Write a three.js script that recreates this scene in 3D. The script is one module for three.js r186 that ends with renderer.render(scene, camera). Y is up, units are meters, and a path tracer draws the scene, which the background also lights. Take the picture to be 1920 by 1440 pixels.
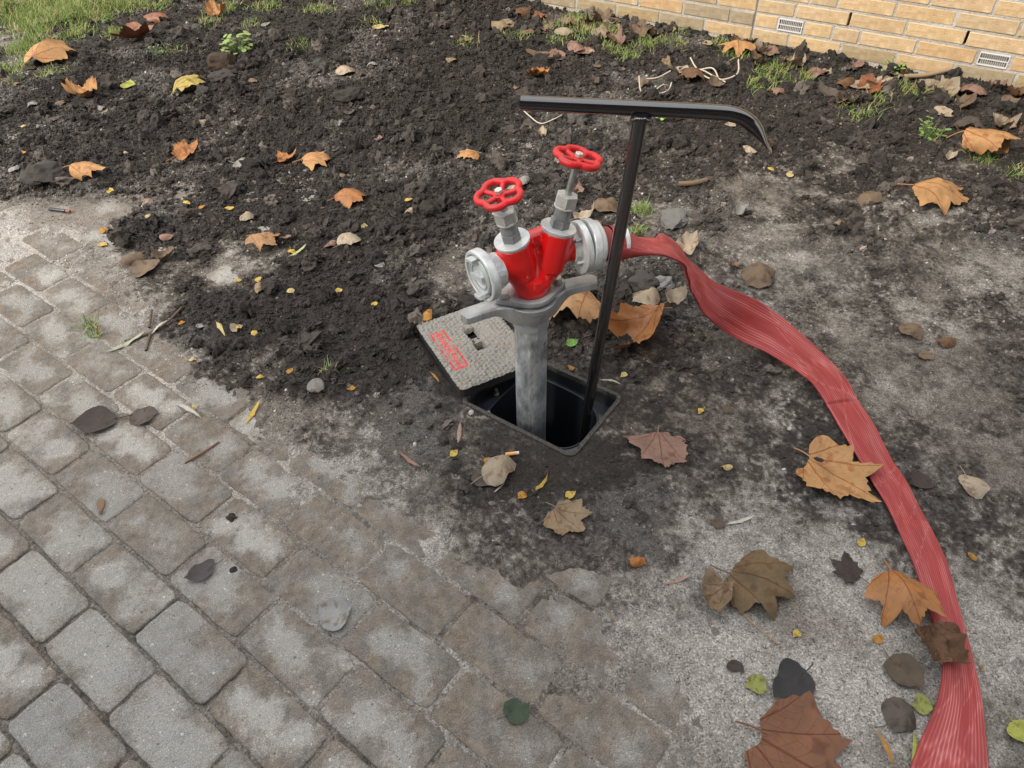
import * as THREE from 'three';
import { mergeGeometries, toCreasedNormals as creasedNormals } from 'three/addons/utils/BufferGeometryUtils.js';
import { MarchingCubes } from 'three/addons/objects/MarchingCubes.js';

// ---------------------------------------------------------------- camera, sky, sun, exposure
const scene = new THREE.Scene();
const camera = new THREE.PerspectiveCamera(54.81, 4 / 3, 0.05, 120);
camera.position.set(0, 1.2685, 0);
camera.up.set(0.02964, 0.71502, -0.69847);
camera.lookAt(0, 1.2685 - 0.69878, -0.71534);
const renderer = new THREE.WebGLRenderer({ antialias: true });
renderer.toneMapping = THREE.LinearToneMapping;
renderer.toneMappingExposure = 2.8;
renderer.shadowMap.enabled = true;
{ // closed overcast: bright zenith, a little dimmer and warmer towards the horizon, soft cloud structure
  const W = 256, H = 128, d = new Float32Array(W * H * 4);
  for (let j = 0; j < H; j++) for (let i = 0; i < W; i++) {
    const el = (j + 0.5) / H * Math.PI - Math.PI / 2, az = i / W * Math.PI * 2, s = Math.max(0, Math.sin(el));
    const cl = 1 + 0.07 * Math.sin(az * 3 + s * 7) * Math.cos(el * 5 + az) + 0.05 * Math.sin(az * 5 - s * 11);
    const L = el < 0 ? 0.22 : (0.57 + 0.24 * s) * cl, k = (j * W + i) * 4;
    d[k] = L * 0.985; d[k + 1] = L; d[k + 2] = L * 1.03; d[k + 3] = 1;
  }
  const t = new THREE.DataTexture(d, W, H, THREE.RGBAFormat, THREE.FloatType);
  t.mapping = THREE.EquirectangularReflectionMapping; t.magFilter = t.minFilter = THREE.LinearFilter;
  t.wrapS = THREE.RepeatWrapping; t.colorSpace = THREE.LinearSRGBColorSpace; t.needsUpdate = true;
  scene.background = t; scene.environment = t;
}
const sun = new THREE.DirectionalLight(0xfff0dc, 1.5);
sun.position.set(-3.1, 3.3, 0.9); sun.target.position.set(0, 0, -1.6);
sun.castShadow = true; sun.shadow.radius = 20; sun.shadow.mapSize.set(2048, 2048);
Object.assign(sun.shadow.camera, { left: -5, right: 5, top: 5, bottom: -5, near: 0.1, far: 20 });
scene.add(sun, sun.target);

// ---------------------------------------------------------------- helpers
const V = (x, y, z) => new THREE.Vector3(x, y, z), R = (a) => a * Math.PI / 180;
function rng(s) { return () => { s |= 0; s = s + 0x6D2B79F5 | 0; let t = Math.imul(s ^ s >>> 15, 1 | s); t = t + Math.imul(t ^ t >>> 7, 61 | t) ^ t; return ((t ^ t >>> 14) >>> 0) / 4294967296; }; }
const clamp = (x, a = 0, b = 1) => Math.min(b, Math.max(a, x)), mix = (a, b, t) => a + (b - a) * t;
const sstep = (a, b, x) => { const t = clamp((x - a) / (b - a)); return t * t * (3 - 2 * t); };
const HT = (() => { const r = rng(77), a = new Float32Array(65536); for (let i = 0; i < 65536; i++) a[i] = r() * 2 - 1; return a; })();
function vn(x, y) { // smooth value noise, -1..1
  const xi = Math.floor(x), yi = Math.floor(y), fx = x - xi, fy = y - yi, u = fx * fx * (3 - 2 * fx), v = fy * fy * (3 - 2 * fy);
  const a = HT[(xi & 255) | ((yi & 255) << 8)], b = HT[((xi + 1) & 255) | ((yi & 255) << 8)], c = HT[(xi & 255) | (((yi + 1) & 255) << 8)], d = HT[((xi + 1) & 255) | (((yi + 1) & 255) << 8)];
  return a + (b - a) * u + (c - a + (a - b - c + d) * u) * v;
}
function fbm(x, y, o = 4) { let s = 0, a = 0.5, n = 0; for (let i = 0; i < o; i++) { s += a * vn(x, y); n += a; a *= 0.5; const t = x * 1.6 + y * 1.2 + 13.7; y = y * 1.6 - x * 1.2 + 7.1; x = t; } return s / n; }
function cells(x, y) { // distance to the nearest jittered point, 0..~1
  const xi = Math.floor(x), yi = Math.floor(y); let m = 9;
  for (let j = -1; j < 2; j++) for (let i = -1; i < 2; i++) {
    const k = ((xi + i) & 255) | (((yi + j) & 255) << 8), px = xi + i + 0.5 + HT[k] * 0.45, py = yi + j + 0.5 + HT[(k * 7 + 31) & 65535] * 0.45;
    const d = (px - x) * (px - x) + (py - y) * (py - y); if (d < m) m = d;
  }
  return Math.sqrt(m);
}
const used = {};
function numbered(n) { used[n] = (used[n] ?? -1) + 1; return used[n] ? n + '_' + String(used[n]).padStart(3, '0') : n; }
function tag(o, label, category, group, kind) { Object.assign(o.userData, { label, category }); if (group) o.userData.group = group; if (kind) o.userData.kind = kind; return o; }
const shadows = (o) => { o.castShadow = o.receiveShadow = true; return o; };
function mesh(name, geo, mat, parent = scene) { const m = shadows(new THREE.Mesh(Array.isArray(geo) ? mergeGeometries(geo.map((g) => g.index ? g.toNonIndexed() : g)) : geo, mat)); m.name = parent === scene ? numbered(name) : name; parent.add(m); return m; }
function group(name, pos = [0, 0, 0], turn = 0, parent = scene) { const g = new THREE.Group(); g.name = parent === scene ? numbered(name) : name; g.position.set(...pos); g.rotation.y = turn; parent.add(g); return g; }
const std = (o) => new THREE.MeshStandardMaterial({ roughness: 0.9, ...o });
const lin = (r, g, b) => new THREE.Color().setRGB(r, g, b);
function dataTex(W, H, f, { color = true, rep = true } = {}) {
  const d = new Uint8Array(W * H * 4);
  for (let j = 0; j < H; j++) for (let i = 0; i < W; i++) { const c = f(i, j), k = (j * W + i) * 4; if (typeof c === 'number') d[k] = d[k + 1] = d[k + 2] = clamp(c) * 255; else { d[k] = clamp(c[0]) * 255; d[k + 1] = clamp(c[1]) * 255; d[k + 2] = clamp(c[2]) * 255; } d[k + 3] = 255; }
  const t = new THREE.DataTexture(d, W, H); if (color) t.colorSpace = THREE.SRGBColorSpace;
  t.magFilter = THREE.LinearFilter; t.minFilter = THREE.LinearMipmapLinearFilter; t.generateMipmaps = true;
  if (rep) t.wrapS = t.wrapT = THREE.RepeatWrapping; t.needsUpdate = true; return t;
}
function canvasTex(W, H, draw, color = true) { const c = document.createElement('canvas'); c.width = W; c.height = H; draw(c.getContext('2d'), W, H); const t = new THREE.CanvasTexture(c); if (color) t.colorSpace = THREE.SRGBColorSpace; return t; }
function tube(pts, r, seg = 24, rad = 8, closed = false) { return new THREE.TubeGeometry(new THREE.CatmullRomCurve3(pts.map((p) => V(...p)), closed), seg, r, rad, closed); }
function along(geo, from, dir) { // turn a geometry built along +y so that it starts at from and runs along dir
  return geo.applyQuaternion(new THREE.Quaternion().setFromUnitVectors(V(0, 1, 0), dir.clone().normalize())).translate(from.x, from.y, from.z);
}
const toCreasedNormals = (g, a) => creasedNormals(g.scale(1000, 1000, 1000), a).scale(0.001, 0.001, 0.001); // it joins points nearer than a centimetre, so work in millimetres
const lathe = (pts, seg = 48) => new THREE.LatheGeometry(pts.map((p) => new THREE.Vector2(...p)), seg);
// closed turned body with slightly rounded corners, profile [radius, height] from bottom axis to top axis
function turned(pts, seg = 48, b = 0.0012) {
  const out = [];
  for (let i = 0; i < pts.length; i++) {
    const p = pts[i], q = pts[i - 1], n = pts[i + 1];
    if (!q || !n || p[0] < 1e-5) { out.push(p); continue; }
    const l1 = Math.hypot(p[0] - q[0], p[1] - q[1]), l2 = Math.hypot(p[0] - n[0], p[1] - n[1]), c = Math.min(b, l1 * 0.4, l2 * 0.4);
    out.push([p[0] + (q[0] - p[0]) / l1 * c, p[1] + (q[1] - p[1]) / l1 * c], [p[0] + (n[0] - p[0]) / l2 * c, p[1] + (n[1] - p[1]) / l2 * c]);
  }
  return toCreasedNormals(lathe(out, seg), R(32));
}
function hexPrism(af, h, bev = 0.0012) { // hexagonal nut along +y from 0 to h
  const s = new THREE.Shape(), r = af / Math.sqrt(3) - bev; for (let i = 0; i < 6; i++) s[i ? 'lineTo' : 'moveTo'](Math.cos(i * Math.PI / 3) * r, Math.sin(i * Math.PI / 3) * r); s.closePath();
  return new THREE.ExtrudeGeometry(s, { depth: h - 2 * bev, bevelEnabled: true, bevelThickness: bev, bevelSize: bev, bevelSegments: 2 }).translate(0, 0, bev).rotateX(-Math.PI / 2);
}

const LEAVES = [
  ['maple', 0.678, -0.978, 0.175, 141, 'tan', 'flat', 'large flat orange tan plane leaf touching the red hose'],
  ['maple', 0.431, -0.415, 0.206, 125, 'rust', 'flat', 'large rust brown plane leaf with reddish stem'],
  ['maple', 0.447, -0.728, 0.15, 119, 'olive', 'dome', 'olive brown plane leaf with one dry folded pale lobe'],
  ['maple', 0.698, -0.686, 0.135, 177, 'orange', 'tent', 'orange arched plane leaf with a slit against the hose'],
  ['maple', 0.721, -0.59, 0.096, -167, 'brown', 'crumple', 'small crumpled dark brown leaf pressed against the hose'],
  ['maple', 0.341, -1.456, 0.181, -132, 'orange', 'upright', 'orange brown curled plane leaf beside the black key shaft'],
  ['maple', 0.162, -1.543, 0.184, -135, 'tan2', 'dome', 'tan plane leaf raised on edge behind the grey standpipe'],
  ['maple', 1.35, -2.081, 0.199, 125, 'tan', 'dome', 'wide orange tan plane leaf with separated lobe on soil'],
  ['maple', 1.637, -2.364, 0.196, 122, 'tan', 'roll', 'rolled tan plane leaf lying near the wall'],
  ['maple', 0.325, -1.068, 0.131, -177, 'pink', 'flat', 'dusty pinkish brown small maple leaf near box corner'],
  ['maple', 0.101, -0.89, 0.093, 139, 'khaki', 'flat', 'khaki brown leaf half buried in grey dirt'],
  ['maple', -2.059, -3.475, 0.228, 13, 'tan', 'tent', 'tan folded leaf standing on sandy soil beside grass'],
  ['maple', -1.309, -3.089, 0.162, 27, 'yolive', 'dome', 'yellow olive plane leaf with long straight stem'],
  ['maple', -1.73, -3.045, 0.14, 131, 'tan', 'crumple', 'small crumpled orange tan leaf on dark soil'],
  ['maple', -1.698, -3.89, 0.125, 109, 'rust2', 'roll', 'orange brown curled leaf lying in the grass'],
  ['maple', -1.706, -3.649, 0.188, 120, 'rust2', 'curlup', 'twisted red brown leaf at the grass edge'],
  ['maple', -1.409, -3.957, 0.13, 25, 'tan', 'crumple', 'tan crumpled leaf at the top of the soil bed'],
  ['maple', -1.157, -2.534, 0.114, 35, 'orange', 'curlup', 'orange curled leaf with upturned lobes on grey soil'],
  ['maple', -0.787, -2.474, 0.074, 54, 'orange', 'curlup', 'orange curled leaf overlapping a tan toothed leaf'],
  ['maple', -0.679, -2.436, 0.127, 79, 'tan', 'dome', 'tan toothed leaf overlapped by an orange curled leaf'],
  ['maple', -1.454, -2.38, 0.154, 105, 'tan', 'roll', 'long tan rolled leaf on a dark soil mound'],
  ['maple', -0.519, -2.154, 0.106, 71, 'orange', 'tent', 'orange brown veined leaf alone on black soil'],
  ['maple', -0.127, -2.426, 0.086, -108, 'tan', 'dome', 'tan orange leaf behind the valve handwheels'],
  ['maple', -0.305, -4.124, 0.155, 83, 'orange', 'dome', 'orange leaf at far end of soil bed'],
  ['maple', 1.021, -3.317, 0.172, -176, 'tan', 'dome', 'pale orange leaf leaning towards brick wall'],
  ['maple', -0.752, -1.931, 0.103, 120, 'tan2', 'dome', 'pale tan three lobed leaf with thin stem'],
  ['maple', 1.452, -2.893, 0.111, 73, 'rust2', 'curlup', 'glossy red brown leaf curled at the wall foot'],
  ['maple', 0.145, -3.115, 0.106, 133, 'orange', 'crumple', 'little orange brown curled leaf on black soil'],
  ['maple', 0.19, -3.805, 0.093, 95, 'rust2', 'curlup', 'rust orange leaf among grey litter near the wall'],
  ['maple', 0.366, -0.712, 0.088, -119, 'khaki', 'crumple', 'dry khaki shrivelled leaf beside the olive brown leaf'],
  ['maple', 0.633, -0.748, 0.063, -47, 'dark', 'flat', 'blackish decayed plane leaf pressed into pale sand'],
  ['poplar', -0.974, -1.209, 0.104, -103, 'dark', 'flat', 'dark brown flat leaf with orange vein on the paving'],
  ['poplar', -0.883, -1.221, 0.077, 77, 'dark2', 'flat', 'thin grey brown leaf joined to the dark brown leaf'],
  ['poplar', -0.616, -0.797, 0.059, -123, 'purple', 'flat', 'dark purple grey round leaf with orange stem on paver'],
  ['poplar', -0.344, -0.693, 0.073, 67, 'grey', 'flat', 'pale grey leaf lying upside down on paving'],
  ['poplar', -0.011, -0.507, 0.045, 63, 'dgreen', 'flat', 'dark green round leaf on dusty paving'],
  ['poplar', 0.959, -0.946, 0.073, 179, 'pale', 'dome', 'pale pinkish tan leaf right of the hose'],
  ['poplar', 0.861, -0.957, 0.054, -106, 'dark', 'flat', 'dark brown wet leaf beside a pale tan leaf'],
  ['poplar', 0.697, -1.689, 0.129, 65, 'brown2', 'dome', 'brown leaf with bent edge behind the hose'],
  ['poplar', 1.156, -2.085, 0.094, 127, 'brown2', 'dome', 'olive brown oval leaf beside wide orange leaf'],
  ['poplar', 1.031, -1.442, 0.077, 155, 'brown2', 'dome', 'brown oval leaf right of hose on grey soil'],
  ['poplar', 1.031, -1.349, 0.04, 144, 'brown2', 'flat', 'small brown leaf under a brown oval leaf'],
  ['poplar', 1.099, -1.393, 0.057, 76, 'brown', 'roll', 'small rolled brown leaf on grey soil'],
  ['poplar', -1.128, -1.86, 0.078, 48, 'brown2', 'roll', 'curved brown leaf at upper end of three leaf cluster'],
  ['poplar', -1.07, -1.819, 0.1, 45, 'brown2', 'flat', 'middle brown leaf of three leaf cluster'],
  ['poplar', -1.021, -1.874, 0.071, 54, 'brown2', 'crumple', 'ragged brown leaf of three leaf cluster on soil side'],
  ['poplar', 0.306, -2.081, 0.11, 49, 'brown2', 'dome', 'grey brown heart shaped leaf behind the valves'],
  ['poplar', -0.479, -1.897, 0.074, 43, 'pale', 'dome', 'pale grey tan leaf on black soil'],
  ['poplar', -0.935, -2.44, 0.092, 113, 'grey', 'flat', 'smooth grey oval leaf on dark soil'],
  ['poplar', 0.373, -0.573, 0.031, 139, 'dark', 'flat', 'small dark brown round leaf beside spotted green leaf'],
  ['poplar', 0.405, -0.541, 0.046, -98, 'ygreen', 'flat', 'black spotted yellow green leaf on pale sand'],
  ['poplar', 0.465, -0.538, 0.079, -122, 'black', 'flat', 'blackish heart shaped leaf with brown stem on sand'],
  ['poplar', 0.615, -0.472, 0.068, 68, 'dark2', 'dome', 'grey brown curled leaf left of hose at picture foot'],
  ['poplar', 0.654, -0.55, 0.066, 151, 'mud', 'flat', 'decayed brown leaf caked with sand'],
  ['poplar', 0.666, -0.493, 0.037, -94, 'ygreen', 'flat', 'yellow green leaf with stem touching the hose'],
  ['poplar', 0.802, -0.448, 0.047, 160, 'ygreen2', 'flat', 'bright yellow green leaf right of the hose end'],
  ['poplar', 0.379, -1.616, 0.088, -113, 'pale2', 'dome', 'grey tan leaf between key shaft and hose'],
  ['poplar', 0.451, -1.589, 0.073, 62, 'pale2', 'crumple', 'dry grey tan scrap beside curled orange leaf'],
  ['poplar', 0.524, -1.83, 0.093, 48, 'pale', 'crumple', 'pale cream leaf behind the hose bend'],
  ['poplar', 0.235, -2.009, 0.078, 75, 'pale', 'crumple', 'cream leaf lying behind silver hose coupling'],
  ['poplar', -0.671, -3.186, 0.096, 50, 'pale', 'dome', 'pale beige leaf in the black soil'],
  ['poplar', 0.406, -0.867, 0.031, 122, 'mud', 'flat', 'small muddy olive leaf beside white narrow leaf'],
  ['poplar', 0.498, -1.184, 0.033, 131, 'mud', 'flat', 'small olive disc shaped leaf on grey soil'],
  ['poplar', 0.153, -1.419, 0.037, 66, 'green', 'flat', 'fresh green round leaf between pipe and key'],
  ['poplar', -0.04, -1.017, 0.088, 64, 'pale2', 'dome', 'pale torn leaf beside the cigarette butt'],
  ['poplar', -0.069, -1.003, 0.059, 128, 'dark2', 'flat', 'grey muddy leaf under the pale torn leaf'],
  ['willow', -1.015, -1.488, 0.097, 48, 'wgreen', 'flat', 'long pale green narrow leaf on paving edge'],
  ['willow', -0.94, -1.55, 0.072, 32, 'white', 'roll', 'white backed narrow leaf near tangle of dead stems'],
  ['willow', -0.619, -1.215, 0.079, 17, 'yel', 'flat', 'bright yellow narrow leaf on sandy ground'],
  ['willow', -0.777, -1.238, 0.083, 123, 'white', 'roll', 'whitish curled narrow leaf beside a yellow leaf'],
  ['willow', 0.236, -1.289, 0.053, 109, 'wgreen', 'roll', 'pale curved narrow leaf beside key shaft'],
  ['willow', 0.451, -0.87, 0.061, 77, 'white', 'flat', 'white narrow leaf on grey sand'],
  ['willow', 0.576, -0.429, 0.056, 174, 'gold', 'roll', 'curled golden narrow leaf under grey brown leaf'],
  ['willow', 0.624, -0.43, 0.05, -154, 'ygreen2', 'roll', 'yellow green narrow leaf beside the hose foot'],
  ['willow', -0.235, -1.059, 0.069, 137, 'pink', 'flat', 'reddish narrow leaf on dirt before the box'],
  ['willow', -0.124, -1.137, 0.065, -177, 'pinkw', 'flat', 'pink speckled narrow leaf in front of box'],
  ['willow', -0.628, -1.859, 0.067, 38, 'wgreen2', 'flat', 'pale green narrow leaf beside small yellow leaf'],
  ['willow', -0.768, -1.522, 0.074, 148, 'yelp', 'roll', 'pale yellow narrow curved leaf on dark soil'],
  ['willow', 0.054, -0.975, 0.054, 45, 'yel', 'crumple', 'bright yellow twisted leaf in front of box'],
  ['willow', 0.792, -0.554, 0.027, 168, 'gold', 'crumple', 'golden twisted leaf right of the hose'],
  ['willow', -0.035, -0.973, 0.032, 46, 'white', 'flat', 'small white narrow leaf below the pale torn leaf'],
  ['birch', -0.217, -1.516, 0.048, 25, 'gold', 'roll', 'golden curled leaf lying on the concrete lid'],
  ['willow', 0.302, -0.743, 0.058, 74, 'pinkw', 'flat', 'narrow brown pink leaf beside khaki shrivelled leaf'],
  ['willow', -0.19, -1.317, 0.042, 147, 'gold', 'roll', 'golden leaf beside front corner of lid'],
  ['birch', -0.583, -3.724, 0.083, 115, 'yelp', 'flat', 'pale yellow oval leaf at top of black soil'],
  ['birch', -1.587, -3.153, 0.077, 4, 'ygreen2', 'flat', 'yellow green oval leaf on black soil'],
  ['birch', 0.23, -0.785, 0.038, 114, 'orange2', 'roll', 'orange brown sliver beside a sand clod'],
  ['birch', -1.764, -2.559, 0.036, 150, 'gold', 'flat', 'Y'],
  ['birch', -1.154, -2.101, 0.025, 48, 'yelp', 'dome', 'Y'],
  ['birch', -0.44, -1.979, 0.034, -3, 'yelp', 'flat', 'Y'],
  ['birch', -0.654, -1.897, 0.034, 153, 'yel', 'dome', 'Y'],
  ['birch', -0.778, -1.75, 0.023, -114, 'yel', 'roll', 'Y'],
  ['birch', -0.721, -1.75, 0.029, 175, 'yel', 'flat', 'Y'],
  ['birch', -0.612, -1.679, 0.03, -45, 'yelp', 'dome', 'Y'],
  ['birch', -0.479, -1.677, 0.028, 177, 'yel', 'flat', 'Y'],
  ['birch', -0.37, -1.614, 0.025, -160, 'yel', 'flat', 'Y'],
  ['birch', -0.886, -1.56, 0.022, 77, 'gold', 'flat', 'Y'],
  ['birch', -0.721, -1.522, 0.024, 102, 'yel', 'dome', 'Y'],
  ['birch', -0.668, -1.489, 0.024, -3, 'yel', 'dome', 'Y'],
  ['birch', -0.817, -1.417, 0.022, 93, 'yelp', 'dome', 'Y'],
  ['birch', -0.625, -1.338, 0.021, 87, 'yel', 'dome', 'Y'],
  ['birch', -0.548, -1.34, 0.02, 37, 'gold', 'flat', 'Y'],
  ['birch', -0.387, -1.281, 0.02, -99, 'gold', 'flat', 'Y'],
  ['birch', -0.763, -1.248, 0.02, 8, 'yelp', 'dome', 'Y'],
  ['birch', -0.903, -2.149, 0.028, -94, 'yel', 'flat', 'Y'],
  ['birch', -1.055, -2.187, 0.036, 132, 'yel', 'roll', 'Y'],
  ['birch', -1.278, -2.042, 0.036, -47, 'gold', 'dome', 'Y'],
  ['birch', 0.879, -0.77, 0.02, -31, 'gold', 'roll', 'Y'],
  ['birch', 0.637, -0.611, 0.022, 70, 'gold', 'flat', 'Y'],
  ['birch', 0.497, -0.627, 0.021, -124, 'yel', 'dome', 'Y'],
  ['birch', 0.678, -0.81, 0.022, 36, 'yel', 'flat', 'Y'],
  ['birch', 0.439, -1.181, 0.021, -131, 'yel', 'dome', 'Y'],
  ['birch', 0.276, -1.314, 0.022, -138, 'yelp', 'flat', 'Y'],
  ['birch', 0.149, -1.339, 0.021, -56, 'gold', 'roll', 'Y'],
  ['birch', -0.058, -1.052, 0.026, 129, 'gold', 'flat', 'Y'],
  ['birch', 0.896, -2.288, 0.026, 147, 'yel', 'dome', 'Y'],
  ['birch', -0.321, -2.143, 0.028, 74, 'yel', 'flat', 'Y'],
  ['birch', -0.135, -1.076, 0.024, 42, 'yel', 'flat', 'Y'],
  ['birch', 0.952, -2.248, 0.036, 40, 'yelp', 'flat', 'Y'],
  ['birch', 0.218, -3.318, 0.036, 14, 'yel', 'dome', 'Y'],
  ['birch', 0.016, -0.953, 0.024, -116, 'gold', 'dome', 'Y'],
  ['birch', -1.254, -1.966, 0.032, 113, 'yel', 'flat', 'Y'],
  ['birch', -1.344, -2.287, 0.036, -30, 'yel', 'flat', 'Y'],
  ['birch', -1.002, -2.161, 0.026, 50, 'gold', 'flat', 'Y'],
  ['birch', 0.115, -0.953, 0.024, 60, 'yel', 'flat', 'Y'],
  ['birch', 0.462, -1.011, 0.025, -79, 'yelp', 'roll', 'Y'],
  ['birch', -1.882, -2.815, 0.025, 71, 'yelp', 'dome', 'Y']
];
const SOIL_SAMPLES = [[-2.39,-3.98,0.50],[-1.70,-3.92,0.75],[-0.89,-3.85,0.85],[-0.10,-3.79,0.85],[0.41,-3.74,0.70],[-2.08,-3.29,0.60],[-1.72,-3.27,0.85],[-1.02,-3.21,0.90],[-0.32,-3.16,0.90],[0.35,-3.11,0.85],[1.01,-3.06,0.75],[1.66,-3.02,0.75],[2.08,-2.99,0.75],[-1.85,-2.76,0.75],[-1.53,-2.74,0.70],[-1.11,-2.72,0.70],[-0.70,-2.69,0.85],[-0.09,-2.65,0.95],[0.41,-2.62,0.75],[0.89,-2.59,0.70],[1.47,-2.55,0.75],[1.81,-2.53,0.75],[-1.71,-2.43,0.60],[-1.50,-2.41,0.80],[-1.21,-2.40,0.60],[-0.93,-2.38,0.75],[-0.46,-2.35,0.90],[-0.09,-2.33,0.95],[0.55,-2.29,0.65],[0.82,-2.27,0.55],[1.17,-2.25,0.60],[1.61,-2.23,0.65],[-1.59,-2.07,0.15],[-1.41,-2.07,0.20],[-1.10,-2.05,0.85],[-0.67,-2.03,0.80],[-0.25,-2.00,0.92],[0.49,-1.96,0.45],[0.82,-1.94,0.50],[1.14,-1.93,0.50],[1.46,-1.91,0.60],[-1.44,-1.86,0.10],[-1.23,-1.85,0.30],[-0.96,-1.84,0.50],[-0.75,-1.83,0.45],[-0.48,-1.81,0.85],[-0.32,-1.81,0.70],[-0.16,-1.80,0.50],[0.46,-1.77,0.60],[0.69,-1.76,0.45],[0.99,-1.74,0.40],[1.37,-1.72,0.35],[-1.33,-1.61,0.15],[-1.03,-1.59,0.30],[-0.81,-1.58,0.80],[-0.59,-1.57,0.90],[-0.37,-1.56,0.95],[0.28,-1.53,0.72],[0.49,-1.52,0.50],[0.77,-1.51,0.45],[1.05,-1.50,0.40],[1.30,-1.48,0.45],[-1.23,-1.39,0.20],[-0.89,-1.37,0.20],[-0.68,-1.37,0.55],[-0.48,-1.36,0.85],[-0.28,-1.35,0.90],[0.25,-1.33,0.70],[0.38,-1.32,0.64],[0.58,-1.31,0.58],[0.84,-1.30,0.42],[1.03,-1.29,0.40],[1.22,-1.28,0.60],[-0.83,-1.19,0.20],[-0.58,-1.18,0.30],[-0.39,-1.17,0.50],[-0.20,-1.17,0.60],[0.29,-1.15,0.62],[0.47,-1.14,0.60],[0.66,-1.13,0.56],[0.96,-1.12,0.42],[1.13,-1.11,0.45],[-0.66,-1.03,0.20],[-0.42,-1.02,0.30],[-0.25,-1.01,0.40],[-0.08,-1.00,0.58],[0.04,-1.00,0.66],[0.21,-0.99,0.66],[0.38,-0.99,0.58],[0.55,-0.98,0.50],[0.84,-0.97,0.45],[1.00,-0.96,0.50],[-1.07,-0.90,0.30],[-0.51,-0.88,0.25],[-0.29,-0.87,0.35],[-0.13,-0.87,0.45],[0.03,-0.86,0.42],[0.20,-0.86,0.55],[0.36,-0.85,0.44],[0.52,-0.85,0.35],[0.78,-0.84,0.55],[0.94,-0.83,0.40],[-0.38,-0.76,0.30],[-0.18,-0.75,0.35],[0.03,-0.74,0.35],[0.23,-0.74,0.30],[0.38,-0.73,0.35],[0.63,-0.72,0.15],[0.83,-0.72,0.35],[-0.93,-0.61,0.35],[-0.26,-0.59,0.30],[0.02,-0.58,0.35],[0.21,-0.58,0.25],[0.40,-0.57,0.15],[0.58,-0.57,0.10],[0.84,-0.56,0.25],[-0.87,-0.48,0.35],[-0.24,-0.46,0.35],[0.02,-0.45,0.30],[0.23,-0.44,0.25],[0.45,-0.44,0.10],[0.58,-0.43,0.10],[0.77,-0.43,0.30]];
const COVER_SAMPLES = [[-0.85,-0.44,-7.5],[-0.59,-0.43,-7.0],[-0.33,-0.43,-5.0],[-0.96,-0.67,-7.0],[-0.66,-0.66,-6.0],[-1.07,-0.90,-5.0],[-0.73,-0.89,-5.0],[-0.99,-1.11,-4.5],[-1.21,-1.21,-4.5],[-1.35,-1.50,-3.0],[-0.96,-1.38,-2.4],[-1.25,-1.60,-2.4],[-1.11,-1.49,-2.4],[-1.55,-1.92,-1.6],[-1.35,-1.91,-0.8],[-1.11,-1.69,0.6],[-0.94,-1.54,0.6],[-0.79,-1.41,0.2],[-1.56,-2.17,0.6],[-1.64,-2.11,-0.8],[-0.68,-1.18,-2.0],[-0.54,-1.02,-2.8],[-0.55,-0.82,-3.8],[-0.36,-0.60,-3.5],[-0.40,-0.88,-2.6],[-0.28,-0.75,-2.8],[-0.20,-0.86,-1.5],[-0.16,-0.50,-2.5],[-0.07,-0.50,-3.0],[-0.17,-0.64,-2.8],[0.11,-0.49,-2.6],[-0.40,-1.02,-0.6],[-0.29,-1.09,2.4],[-0.51,-1.25,4.0],[-0.13,-0.94,4.0],[-0.12,-0.75,-2.6],[-0.02,-0.59,-2.8],[0.02,-0.42,-3.0],[0.08,-0.74,-1.2],[0.12,-0.65,-2.0],[0.20,-0.53,-1.9],[0.19,-0.41,-1.8],[0.31,-0.46,-0.6],[0.03,-0.86,5.0],[0.25,-0.70,1.2],[0.41,-0.62,6.0],[0.36,-0.41,4.0],[0.36,-0.85,9.0],[0.56,-0.52,10.0],[0.71,-0.43,10.0]];
const HOSE = [[0.239,0.371,-1.266, 0.261,0.373,-1.368],
  [0.278,0.379,-1.273, 0.294,0.365,-1.374],
  [0.307,0.381,-1.282, 0.331,0.350,-1.377],
  [0.336,0.369,-1.287, 0.359,0.336,-1.383],
  [0.359,0.346,-1.312, 0.382,0.305,-1.405],
  [0.382,0.305,-1.334, 0.407,0.265,-1.427],
  [0.404,0.253,-1.359, 0.438,0.217,-1.451],
  [0.427,0.204,-1.379, 0.477,0.176,-1.466],
  [0.458,0.145,-1.386, 0.522,0.145,-1.468],
  [0.537,0.056,-1.406, 0.611,0.124,-1.438],
  [0.622,0.038,-1.356, 0.707,0.062,-1.411],
  [0.709,0.023,-1.243, 0.794,0.009,-1.302],
  [0.731,0.012,-1.172, 0.801,0.012,-1.207],
  [0.742,0.012,-1.083, 0.806,0.012,-1.130],
  [0.747,0.012,-0.993, 0.812,0.012,-1.020],
  [0.752,0.012,-0.938, 0.822,0.012,-0.954],
  [0.759,0.012,-0.886, 0.822,0.012,-0.872],
  [0.755,0.012,-0.828, 0.822,0.012,-0.826],
  [0.756,0.012,-0.760, 0.818,0.012,-0.744],
  [0.747,0.012,-0.662, 0.801,0.012,-0.650],
  [0.734,0.012,-0.581, 0.780,0.012,-0.557],
  [0.699,0.012,-0.512, 0.759,0.012,-0.483],
  [0.619,0.012,-0.400, 0.723,0.012,-0.398],
  [0.564,0.012,-0.324, 0.687,0.012,-0.321],
  [0.500,0.012,-0.219, 0.634,0.012,-0.216]];
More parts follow.
